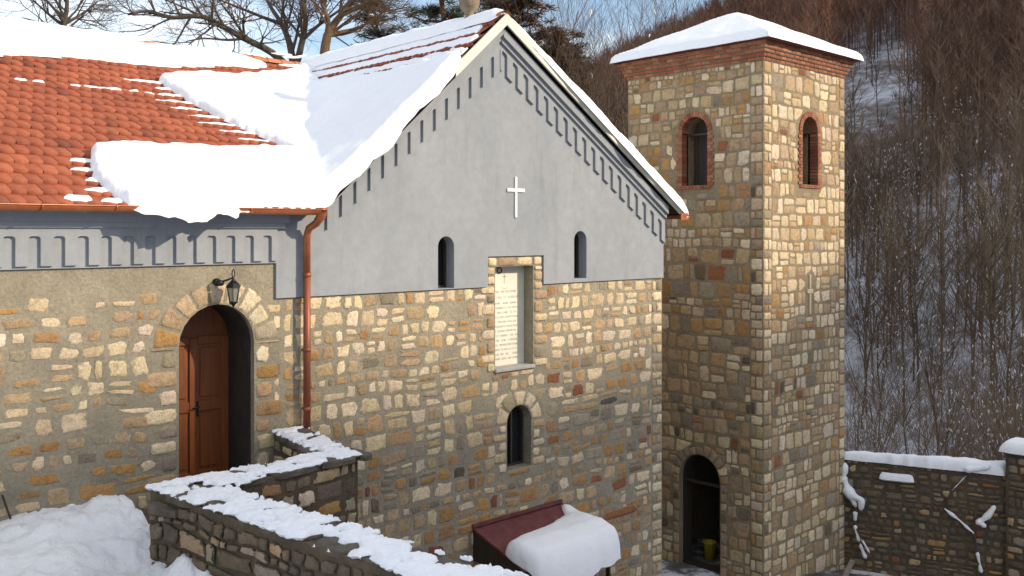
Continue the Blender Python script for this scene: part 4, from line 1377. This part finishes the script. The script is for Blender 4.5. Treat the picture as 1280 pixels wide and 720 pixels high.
def snow_on(mb, pts, w, t, rg):
    """lumpy snow lying on a branch: a flattened tube just above it"""
    out = []; rad = []
    n = len(pts); m_ = max(3, n * 4)
    for k in range(m_):
        f_ = k / (m_ - 1) * (n - 1); i = min(int(f_), n - 2); q = Vector(pts[i]).lerp(Vector(pts[i + 1]), f_ - i)
        out.append(q + Vector((0, 0, t * .5))); rad.append(w * (.45 + .9 * abs(noise.noise(q * 5.3))) * (.35 if k in (0, m_ - 1) else 1))
    mb.tube(out, rad, 10)
def wallp(u, v, o_=.06): return (F0.x + dd.x * u + nn.x * o_, F0.y + dd.y * u + nn.y * o_, v)
vine = thing('creeper', wallp(.1, -8.45), 'dark climbing branch heaped with snow in the corner between tower and courtyard wall', 'climbing plant')
bp = [wallp(.62, -8.5, .2), wallp(.46, -8.1, .2), wallp(.34, -7.65, .18), wallp(.38, -7.2, .2), wallp(.2, -6.8, .18), wallp(.06, -6.5, .15), wallp(.1, -6.1, .12)]
mb = MB(); mb.tube(bp, [.035, .032, .03, .027, .024, .02, .012], 7)
mb.tube([bp[2], wallp(.5, -7.9, .25), wallp(.72, -8.3, .3)], [.025, .02, .012], 6); mb.tube([bp[4], wallp(.4, -6.7, .2), wallp(.5, -6.4, .15)], [.02, .014, .008], 6)
mb.build('branch', M['bark'], vine)
rg = random.Random(5); mb = MB()
snow_on(mb, bp[3:7], .12, .08, rg); snow_on(mb, [bp[3] if 0 else wallp(.1, -6.7, .2), wallp(.28, -6.88, .24), wallp(.52, -6.98, .24), wallp(.5, -7.25, .22)], .16, .06, rg); snow_on(mb, [wallp(.36, -7.3, .2), wallp(.36, -7.55, .2)], .10, .05, rg); snow_on(mb, bp[1:3], .07, .05, rg); snow_on(mb, [wallp(.5, -7.95, .24), wallp(.72, -8.3, .3)], .05, .05, rg); snow_on(mb, [bp[0], bp[1]], .06, .05, rg)
tag(mb.build('clinging_snow', M['snow'], vine), kind='stuff')
vine2 = thing('creeper', wallp(3.1, -8.45), 'thin crooked snow-lined branch hanging on the courtyard wall beside the gate pillar', 'climbing plant')
b1 = [wallp(2.95, -6.1, .1), wallp(2.6, -6.55, .12), wallp(2.45, -6.95, .14), wallp(2.8, -7.2, .15), wallp(3.15, -7.5, .16), wallp(3.2, -7.9, .16), wallp(3.3, -8.45, .16)]
mb = MB(); mb.tube(b1, [.02, .024, .024, .024, .026, .028, .03], 7)
b2 = [b1[4], wallp(3.2, -7.25, .16), wallp(3.45, -7.0, .15), wallp(3.6, -6.75, .14)]; mb.tube(b2, [.024, .02, .016, .01], 6)
mb.build('branch', M['bark'], vine2)
mb = MB(); snow_on(mb, b1[2:5], .05, .04, rg); snow_on(mb, b1[0:2], .03, .03, rg); snow_on(mb, b2[1:], .12, .06, rg); snow_on(mb, [wallp(3.18, -7.15, .18), wallp(3.4, -7.28, .18)], .11, .05, rg); snow_on(mb, [b1[5], b1[6]], .055, .03, rg); snow_on(mb, [wallp(2.9, -5.95, .1), wallp(3.2, -5.9, .1), wallp(3.5, -5.8, .08)], .11, .05, rg)
tag(mb.build('clinging_snow', M['snow'], vine2), kind='stuff')

# ------------------------------------------------------------------ TREES
def grow(rg, segs, p, d, L, r, lev, maxlev, spread, up, nseg=4, wig=.16):
    pts = [p.copy()]; rad = [r]
    for k in range(nseg):
        d = (d + Vector((rg.gauss(0, wig), rg.gauss(0, wig), rg.gauss(0, wig * .7))) + Vector((0, 0, up * .08))).normalized()
        p = p + d * (L / nseg); pts.append(p.copy()); rad.append(max(r * (1 - .62 * (k + 1) / nseg), .004))
    segs.append((pts, rad, lev))
    if lev >= maxlev: return
    n = {0: 7, 1: 6, 2: 5, 3: 4}.get(lev, 3) + rg.randrange(2)
    for k in range(n):
        t = rg.uniform(.28, 1) if lev else rg.uniform(.35, 1)
        i = min(int(t * nseg), nseg - 1); q = pts[i].lerp(pts[i + 1], t * nseg - i)
        ax = d.orthogonal().normalized(); ax2 = d.cross(ax); a_ = rg.uniform(0, 2 * math.pi)
        side = ax * math.cos(a_) + ax2 * math.sin(a_)
        an_ = R(rg.uniform(28, 62)) * spread
        nd_ = (d * math.cos(an_) + side * math.sin(an_)); nd_.z = nd_.z * .9 + up * .12; nd_.normalize()
        grow(rg, segs, q, nd_, L * rg.uniform(.42, .68), r * (1 - .6 * t) * rg.uniform(.5, .72), lev + 1, maxlev, spread, up, max(3, nseg - 1), wig)


def tree_mesh(segs, bark_mi=0):
    mb = MB()
    for pts, rad, lev in segs:
        mb.tube(pts, rad, 8 if lev == 0 else (6 if lev == 1 else (4 if lev == 2 else 3)), bark_mi, cap=False)
    return mb


def bare_tree(name, loc, H, r, seed, label, maxlev=4, spread=1.0, up=1.0, mat='bark', lean=(0, 0), limbs=None, snow=0, wig=.16, group=None):
    rg = random.Random(seed); t = thing(name, loc, label, 'tree', group)
    segs = []; base = Vector(loc)
    if limbs is None:
        grow(rg, segs, base - Vector((0, 0, .3)), Vector((lean[0], lean[1], 1)).normalized(), H * .62, r, 0, maxlev, spread, up, 6, wig * .5)
    else:
        for (pts, r0, sub) in limbs:
            pts = [Vector(q) for q in pts]
            n = len(pts); rad = [max(r0 * (1 - .72 * k / (n - 1)), .012) for k in range(n)]
            # smooth the limb
            sp = []
            for k in range(n - 1):
                p0, p1, p2, p3 = pts[max(k - 1, 0)], pts[k], pts[k + 1], pts[min(k + 2, n - 1)]
                for s_ in range(3):
                    u_ = s_ / 3
                    sp.append(.5 * ((2 * p1) + (p2 - p0) * u_ + (2 * p0 - 5 * p1 + 4 * p2 - p3) * u_ * u_ + (3 * p1 - p0 - 3 * p2 + p3) * u_ ** 3))
            sp.append(pts[-1]); rr = [np.interp(k / (len(sp) - 1) * (n - 1), range(n), rad) for k in range(len(sp))]
            segs.append((sp, rr, 0))
            for k in range(sub):
                f_ = rg.uniform(.2, 1); i = min(int(f_ * (len(sp) - 1)), len(sp) - 2)
                d_ = (sp[i + 1] - sp[i]).normalized(); ax = d_.orthogonal().normalized(); ax2 = d_.cross(ax); a_ = rg.uniform(0, 6.28)
                an_ = R(rg.uniform(35, 70)); nd_ = d_ * math.cos(an_) + (ax * math.cos(a_) + ax2 * math.sin(a_)) * math.sin(an_); nd_.z += .12
                grow(rg, segs, sp[i], nd_.normalized(), rg.uniform(1.1, 2.2) * H / 10, rr[i] * .5, 1, maxlev, spread, up, 4, wig)
    trunk = MB(); crown = MB()
    for pts, rad, lev in segs:
        (trunk if lev == 0 else crown).tube(pts, rad, 9 if lev == 0 else (6 if lev == 1 else (4 if lev == 2 else 3)), 0, cap=False)
    tr = trunk.build('trunk', M[mat], t); crown.build('crown', M[mat], t)
    if snow:
        sm = MB()
        cand = [s_ for s_ in segs if s_[2] >= 1]
        for k in range(snow):
            pts, rad, lev = rg.choice(cand); i = rg.randrange(len(pts) - 1)
            q = pts[i].lerp(pts[i + 1], rg.random()); d_ = (pts[i + 1] - pts[i]).normalized(); L_ = rg.uniform(.04, .12) * H / 10
            sm.tube([q - d_ * L_, q - d_ * L_ * .4 + Vector((0, 0, .02)), q + d_ * L_ * .4 + Vector((0, 0, .02)), q + d_ * L_], [.008, rad[i] * .7 + .022 * H / 10, rad[i] * .6 + .018 * H / 10, .006], 6)
        tag(sm.build('clinging_snow', M['snow'], t), kind='stuff')
    return t


def at(x, rho):
    """a spot on the ground, rho metres from the camera, in the direction of picture column x"""
    th = YAW + math.atan((x - 640) / FPX)
    X, Y = rho * math.sin(th), -12 + rho * math.cos(th)
    return Vector((X, Y, terr(X, Y)))
def pt(x, y, rho):
    d_ = ray(x, y); k = rho / math.hypot(d_.x, d_.y); return CAM + d_ * k

# the wide bare tree behind the nave: limbs shaped after its habit
g = at(362, 31)
P_ = lambda x, y, r_=31: pt(x, y, r_)
fork = P_(368, 92)
limbs = [([g - Vector((0, 0, .3)), g + Vector((.1, 0, 1.5)), fork], .24, 0),
         ([fork, P_(362, 55, 31.2), P_(352, 30, 31.5), P_(338, 8, 32), P_(318, -30, 32.5)], .13, 9),
         ([fork, P_(378, 50, 30.8), P_(382, 22, 30.4), P_(376, -8, 30), P_(380, -60, 30)], .12, 9),
         ([fork, P_(340, 66, 30.6), P_(305, 48, 30.2), P_(272, 30, 29.8), P_(250, 20, 29.5), P_(215, 22, 29.2), P_(185, 14, 29), P_(160, 18, 28.8)], .125, 20),
         ([P_(352, 30, 31.5), P_(330, 22, 31), P_(295, 8, 30.6), P_(265, -4, 30.2)], .07, 8),
         ([P_(305, 48, 30.2), P_(285, 50, 30), P_(255, 48, 29.8), P_(232, 52, 29.7)], .05, 6),
         ([P_(378, 50, 30.8), P_(400, 30, 31), P_(430, 8, 31.4), P_(455, -20, 31.6)], .07, 8)]
bare_tree('bare_tree', g, 10, .3, 3, 'large bare tree with wide crooked limbs behind the left end of the nave roof', 3, 1.0, .6, 'bark', limbs=limbs)
g = at(82, 33); f0 = P_(80, 60, 33)
limbs = [([g, g + Vector((0, 0, 2)), f0], .2, 0), ([f0, P_(80, 30, 33), P_(84, 5, 33), P_(80, -40, 33)], .12, 10), ([P_(80, 32, 33), P_(66, 22, 33), P_(50, 8, 32.5), P_(36, -5, 32)], .06, 9),
         ([P_(80, 30, 33), P_(95, 22, 33), P_(110, 12, 33.5), P_(122, 2, 34)], .06, 9), ([P_(80, 36, 33), P_(60, 32, 32.5), P_(42, 26, 32), P_(28, 22, 32)], .045, 7)]
bare_tree('bare_tree', g, 8, .2, 8, 'small bare tree top showing above the snowy ridge at upper left', 3, 1.0, .7, 'bark', limbs=limbs)
g = at(405, 27); f0 = P_(404, 84, 27)
limbs = [([g, g + Vector((0, 0, 2)), f0], .24, 0), ([f0, P_(409, 45, 27), P_(424, 22, 27.2), P_(440, 2, 27.4), P_(456, -30, 27.6)], .15, 10), ([P_(408, 48, 27), P_(410, 25, 26.8), P_(402, 4, 26.6), P_(396, -30, 26.5)], .09, 10),
         ([P_(409, 45, 27), P_(440, 40, 27.5), P_(470, 22, 28), P_(490, 15, 28.2)], .05, 8)]
bare_tree('bare_tree', g, 9, .24, 12, 'bare tree with sunlit brown forked trunk just behind the roof valley', 3, 1.0, .7, 'bark_warm', limbs=limbs)


def pine(loc, H, r, seed, label, mat, zlo, spread, dens, snow=0, cat='tree', name='pine_tree', droop=-.1):
    rg = random.Random(seed); t = thing(name, loc, label, cat)
    tk = MB(); base = Vector(loc)
    pts = [base + Vector((rg.gauss(0, .06) * k, rg.gauss(0, .06) * k, H * k / 7 - (.3 if k == 0 else 0))) for k in range(8)]
    tk.tube(pts, [r * (1 - .85 * k / 7) for k in range(8)], 9)
    fol = MB(); sn = MB()
    nb = int(dens * 26)
    for k in range(nb):
        z = zlo + (1 - zlo) * (k + rg.random()) / nb
        i = min(int(z * 7), 6); p0 = pts[i].lerp(pts[i + 1], z * 7 - i)
        L = spread * (1.05 - z * .75) * rg.uniform(.6, 1.15); a_ = rg.uniform(0, 6.28)
        d_ = Vector((math.cos(a_), math.sin(a_), droop + rg.uniform(-.1, .35)))
        bp_ = [p0, p0 + d_ * L * .5, p0 + d_ * L + Vector((0, 0, .12 * L))]
        tk.tube(bp_, [r * .25, r * .16, .015], 4, cap=False)
        for c_ in range(int(7 + 5 * L)):
            f_ = rg.uniform(.25, 1.05); q = bp_[0].lerp(bp_[2], f_) + Vector((rg.gauss(0, .13 * L), rg.gauss(0, .13 * L), rg.gauss(.05, .09 * L)))
            s_ = rg.uniform(.22, .42)
            for nq in range(26):
                v_ = Vector((rg.gauss(0, 1), rg.gauss(0, 1), rg.gauss(.25, .8))).normalized(); w_ = v_.orthogonal().normalized() * (rg.uniform(.010, .02) if mat == 'needles' else rg.uniform(.018, .034))
                b_ = q + v_ * s_ * rg.uniform(0, .35); e_ = q + v_ * s_ * rg.uniform(.7, 1.1)
                fol.add([b_ - w_, b_ + w_, e_ + w_ * .5, e_ - w_ * .5], [(0, 1, 2, 3)], 0)
            if snow and rg.random() < snow:
                r_ = rg.uniform(.07, .16)
                sn.lathe(q.x, q.y, [(0, q.z + s_ * .4 - r_ * .3), (r_, q.z + s_ * .4), (r_ * .8, q.z + s_ * .4 + r_ * .4), (0, q.z + s_ * .4 + r_ * .55)], 7)
    tk.build('trunk', M['pine_bark'], t); fol.build('crown', M[mat], t)
    if sn.v: tag(sn.build('clinging_snow', M['snow'], t), kind='stuff')
    return t

g = at(556, 30); pine(g, pt(556, -150, 30).z - g.z, .26, 5, 'tall dark green pine with reddish trunk rising behind the gable ridge', 'needles', .34, 3.4, 3.6, .03)
g = at(478, 34); pine(g, pt(478, 8, 34).z - g.z, .2, 6, 'low dark green conifer behind the ridge between bare trunks and pine', 'needles', .30, 2.8, 3.2, .05)
g = at(655, 36); pine(g, pt(655, -5, 36).z - g.z, .22, 7, 'rusty brown leafy tree just right of the gable peak', 'brown_leaf', .25, 3.3, 5.5, .03, name='leafy_tree', droop=.1)
g = at(600, 38); pine(g, pt(600, -20, 38).z - g.z, .22, 17, 'brownish evergreen behind the stone knob of the gable', 'brown_leaf', .3, 2.6, 3.4, .02, name='leafy_tree', droop=.1)
g = at(716, 46); pine(g, pt(716, 66, 46).z - g.z, .2, 19, 'low rusty tree on the slope between the snowy rake and the tower', 'brown_leaf', .2, 3.2, 6, .05, name='leafy_tree', droop=.1)
g = at(690, 44); pine(g, pt(690, 50, 44).z - g.z, .2, 9, 'squat rust coloured tree with snow clumps behind the right roof slope', 'brown_leaf', .15, 3.6, 7.0, .06, name='leafy_tree', droop=.1)
for (x, rho, ytop, r_, sd, lab, mt, sn_) in (
        (722, 38, -60, .2, 21, 'tall dark bare tree with upright stems between gable and tower', 'bark', 10),
        (748, 41, -30, .15, 22, 'slender bare tree with a pale snow-lined fork left of the tower', 'bark_warm', 14),
        (836, 46, -25, .16, 23, 'bare tree whose crown stands just above the left eave of the tower roof', 'bark_warm', 10),
        (775, 40, 70, .1, 24, 'thin snowy sapling in the gap beside the tower wall', 'bark', 16),
        (795, 52, -10, .13, 25, 'thin twiggy tree on the slope behind the left tower eave', 'bark_warm', 6),
        (880, 58, -18, .15, 26, 'bare tree with snow flecks behind the tower roof peak', 'bark_warm', 10),
        (690, 50, -40, .15, 27, 'pale thin bare tree against the sky right of the gable peak', 'bark_warm', 6)):
    g = at(x, rho); H = pt(x, ytop, rho).z - g.z
    bare_tree('bare_tree', g, H, r_, sd, lab, 4, .8, 1.2, mt, snow=sn_, wig=.12)

# saplings and shrubs on the slope beyond the courtyard wall: six kinds, then copies
protos = []
for k in range(6):
    H = (7.5, 6.0, 9.0, 4.0, 3.2, 8.0)[k]
    t = bare_tree('sapling', Vector((0, 0, 0)), H, (.05, .04, .06, .03, .028, .05)[k], 100 + k, 'thin bare brown sapling flecked with snow on the slope beyond the courtyard wall', 3, (.75, .8, .65, 1.1, 1.2, .7)[k], 1.2,
                  ('twig', 'twig', 'bark_warm', 'twig', 'twig', 'bark_warm')[k], snow=(45, 40, 30, 60, 60, 40)[k], wig=.14, group='saplings on the far slope')
    protos.append(t)
rg = random.Random(200); used = set()
spots = []
for k in range(120):
    x = rg.uniform(1066, 1310) if k < 96 else rg.uniform(700, 860)
    rho = 33 + 42 * rg.random() ** 1.3 if k < 96 else rg.uniform(42, 75)
    spots.append((x, rho))
for k, (x, rho) in enumerate(spots):
    q = k % 6 if rho > 40 else rg.choice((3, 4, 1, 3, 4))
    if q in used: t = copy_tree(protos[q])
    else: t = protos[q]; used.add(q)
    g = at(x, rho); t.location = g - Vector((0, 0, .1)); t.rotation_euler = (0, 0, rg.uniform(0, 6.28)); s_ = rg.uniform(.8, 1.25); t.scale = (s_, s_, s_)


# the far wood: one mass
def forest():
    rg = np.random.default_rng(7); pr = random.Random(3)
    kinds = []
    for k in range(8):
        V = []; F = []; Bf = []
        def tri_tube(pts, rad):
            b = len(V)
            for p_, r_ in zip(pts, rad):
                for a in range(3):
                    t = 2.094 * a; V.append((p_[0] + r_ * math.cos(t), p_[1] + r_ * math.sin(t), p_[2]))
            for i in range(len(pts) - 1):
                for a in range(3):
                    a2 = (a + 1) % 3; F.append((b + i * 3 + a, b + i * 3 + a2, b + i * 3 + 3 + a2)); F.append((b + i * 3 + a, b + i * 3 + 3 + a2, b + i * 3 + 3 + a))
        H = 1.0
        lx_, ly_ = pr.gauss(0, .04), pr.gauss(0, .04)
        tp = [(lx_ * t + pr.gauss(0, .008), ly_ * t + pr.gauss(0, .008), H * t) for t in (0, .3, .6, .85, 1)]
        tri_tube(tp, [.007, .006, .0045, .003, .001])
        for b in range(24):
            t = pr.uniform(.3, .97); p0 = Vector((lx_ * t, ly_ * t, t)); a = pr.uniform(0, 6.28); L = (1.08 - t) * pr.uniform(.25, .5) + .05
            d_ = Vector((math.cos(a), math.sin(a), pr.uniform(.7, 2.0))).normalized()
            e = p0 + d_ * L
            tri_tube([p0, p0.lerp(e, .5) + Vector((0, 0, -.01)), e], [.0038, .0026, .0008])
            for w in range(5):
                f_ = pr.uniform(.25, 1); q = p0.lerp(e, f_); v_ = (d_ + Vector((pr.gauss(0, .6), pr.gauss(0, .6), pr.gauss(.25, .4)))).normalized(); s_ = Vector((-v_.y, v_.x, 0)); s_ = s_.normalized() * .0016 if s_.length > .01 else Vector((.0016, 0, 0))
                l2 = pr.uniform(.05, .13); b0 = len(V)
                V.extend([tuple(q - s_), tuple(q + s_), tuple(q + v_ * l2)]); F.append((b0, b0 + 1, b0 + 2))
        kinds.append((np.array(V), np.array(F, np.int32)))
    AV = []; AF = []; AC = []; off = 0; n = 0
    while n < 10500:
        th = rg.uniform(36, 76); rho = math.sqrt(rg.uniform(50 ** 2, 235 ** 2))
        if rg.random() > min(1, max(.42, (rho - 25) / 95)): continue
        x = rho * math.sin(R(th)); y = -12 + rho * math.cos(R(th))
        c1 = math.exp(-((th - 64.3) / 2.6) ** 4 - ((rho - 100) / 32) ** 4)
        if rg.random() < c1 * .93: continue
        if th < 42 and rho < 80: continue
        z = terr(x, y)
        V, F = kinds[rg.integers(8)]
        H = rg.uniform(7, 12) * (1 if rho > 75 else .9); a = rg.uniform(0, 6.28); wd = rg.uniform(.85, 1.3)
        P = V * (H * wd, H * wd, H); c, s = math.cos(a), math.sin(a)
        Q = np.empty_like(P); Q[:, 0] = P[:, 0] * c - P[:, 1] * s + x; Q[:, 1] = P[:, 0] * s + P[:, 1] * c + y; Q[:, 2] = P[:, 2] + z - .2
        k = rg.uniform(.7, 1.3); red = rg.uniform(0, 1) * (.4 + .6 * (noise.noise(Vector((x * .03, y * .03, 0))) * .5 + .5))
        nr = min(max((105 - rho) / 50, 0), 1)          # the young wood low on the slope is tan, the old wood above red-brown
        cc = np.array([((.12 + .13 * red) * (1 - nr) + .21 * nr) * k, ((.070 + .028 * red) * (1 - nr) + .145 * nr) * k, ((.05 + .006 * red) * (1 - nr) + .088 * nr) * k, 1])
        AV.append(Q); AF.append(F + off); AC.append(np.tile(cc, (len(Q), 1))); off += len(Q); n += 1
    V = np.concatenate(AV).astype(np.float32); F = np.concatenate(AF); C = np.concatenate(AC).astype(np.float32)
    me = bpy.data.meshes.new('forest'); me.vertices.add(len(V)); me.vertices.foreach_set('co', V.ravel())
    me.loops.add(F.size); me.loops.foreach_set('vertex_index', F.ravel())
    me.polygons.add(len(F)); me.polygons.foreach_set('loop_start', np.arange(0, F.size, 3, dtype=np.int32))
    a = me.color_attributes.new('Col', 'FLOAT_COLOR', 'POINT'); a.data.foreach_set('color', C.ravel())
    me.update(calc_edges=True); me.materials.append(M['woodland'])
    o_ = bpy.data.objects.new('forest', me); col.objects.link(o_); tag(o_, kind='stuff')


forest()

# ------------------------------------------------------------------ world, sun, camera
w = bpy.data.worlds.new('World'); scene.world = w; w.use_nodes = True
nt = w.node_tree; bg = nt.nodes['Background']
sky = nt.nodes.new('ShaderNodeTexSky'); sky.sky_type = 'NISHITA'; sky.sun_disc = False
sky.sun_elevation = SUN_EL; sky.sun_rotation = math.pi - SUN_AZ
sky.air_density = 1.0; sky.dust_density = 1.2; sky.ozone_density = 1.0
tc = nt.nodes.new('ShaderNodeTexCoord'); mp = nt.nodes.new('ShaderNodeMapping'); mp.inputs['Scale'].default_value = (1, 1, 3.0)
nz = nt.nodes.new('ShaderNodeTexNoise'); nz.inputs['Scale'].default_value = 2.6; nz.inputs['Detail'].default_value = 6; nz.inputs['Roughness'].default_value = .55
rp = nt.nodes.new('ShaderNodeValToRGB'); rp.color_ramp.elements[0].position = .36; rp.color_ramp.elements[1].position = .68
rp.color_ramp.elements[0].color = (0, 0, 0, 1); rp.color_ramp.elements[1].color = (.75, .75, .75, 1)
mx = nt.nodes.new('ShaderNodeMix'); mx.data_type = 'RGBA'
nt.links.new(tc.outputs['Generated'], mp.inputs[0]); nt.links.new(mp.outputs[0], nz.inputs['Vector']); nt.links.new(nz.outputs['Fac'], rp.inputs[0])
nt.links.new(rp.outputs[0], mx.inputs[0]); nt.links.new(sky.outputs[0], mx.inputs[6]); mx.inputs[7].default_value = (9.4, 9.3, 9.2, 1)
nt.links.new(mx.outputs[2], bg.inputs[0]); bg.inputs[1].default_value = .15

sd = bpy.data.lights.new('sun', 'SUN'); sd.energy = 3.3; sd.angle = R(.6); sd.color = (1, .85, .64)
so = bpy.data.objects.new('sun', sd); col.objects.link(so)
sv = Vector((math.sin(SUN_AZ) * math.cos(SUN_EL), -math.cos(SUN_AZ) * math.cos(SUN_EL), math.sin(SUN_EL)))
so.rotation_euler = sv.to_track_quat('Z', 'Y').to_euler(); so.location = (30, -40, 30)

cd = bpy.data.cameras.new('camera'); co = bpy.data.objects.new('camera', cd); col.objects.link(co)
co.location = CAM; co.rotation_euler = (R(90), 0, -YAW)
cd.sensor_width = 36; cd.lens = FPX / 1280 * 36; cd.shift_y = -70 / 1280; cd.clip_end = 3000; cd.clip_start = .05
scene.camera = co
vs_ = scene.view_settings
vs_.view_transform = 'Standard'; vs_.look = 'None'; vs_.gamma = 1; vs_.exposure = .52; vs_.use_curve_mapping = False
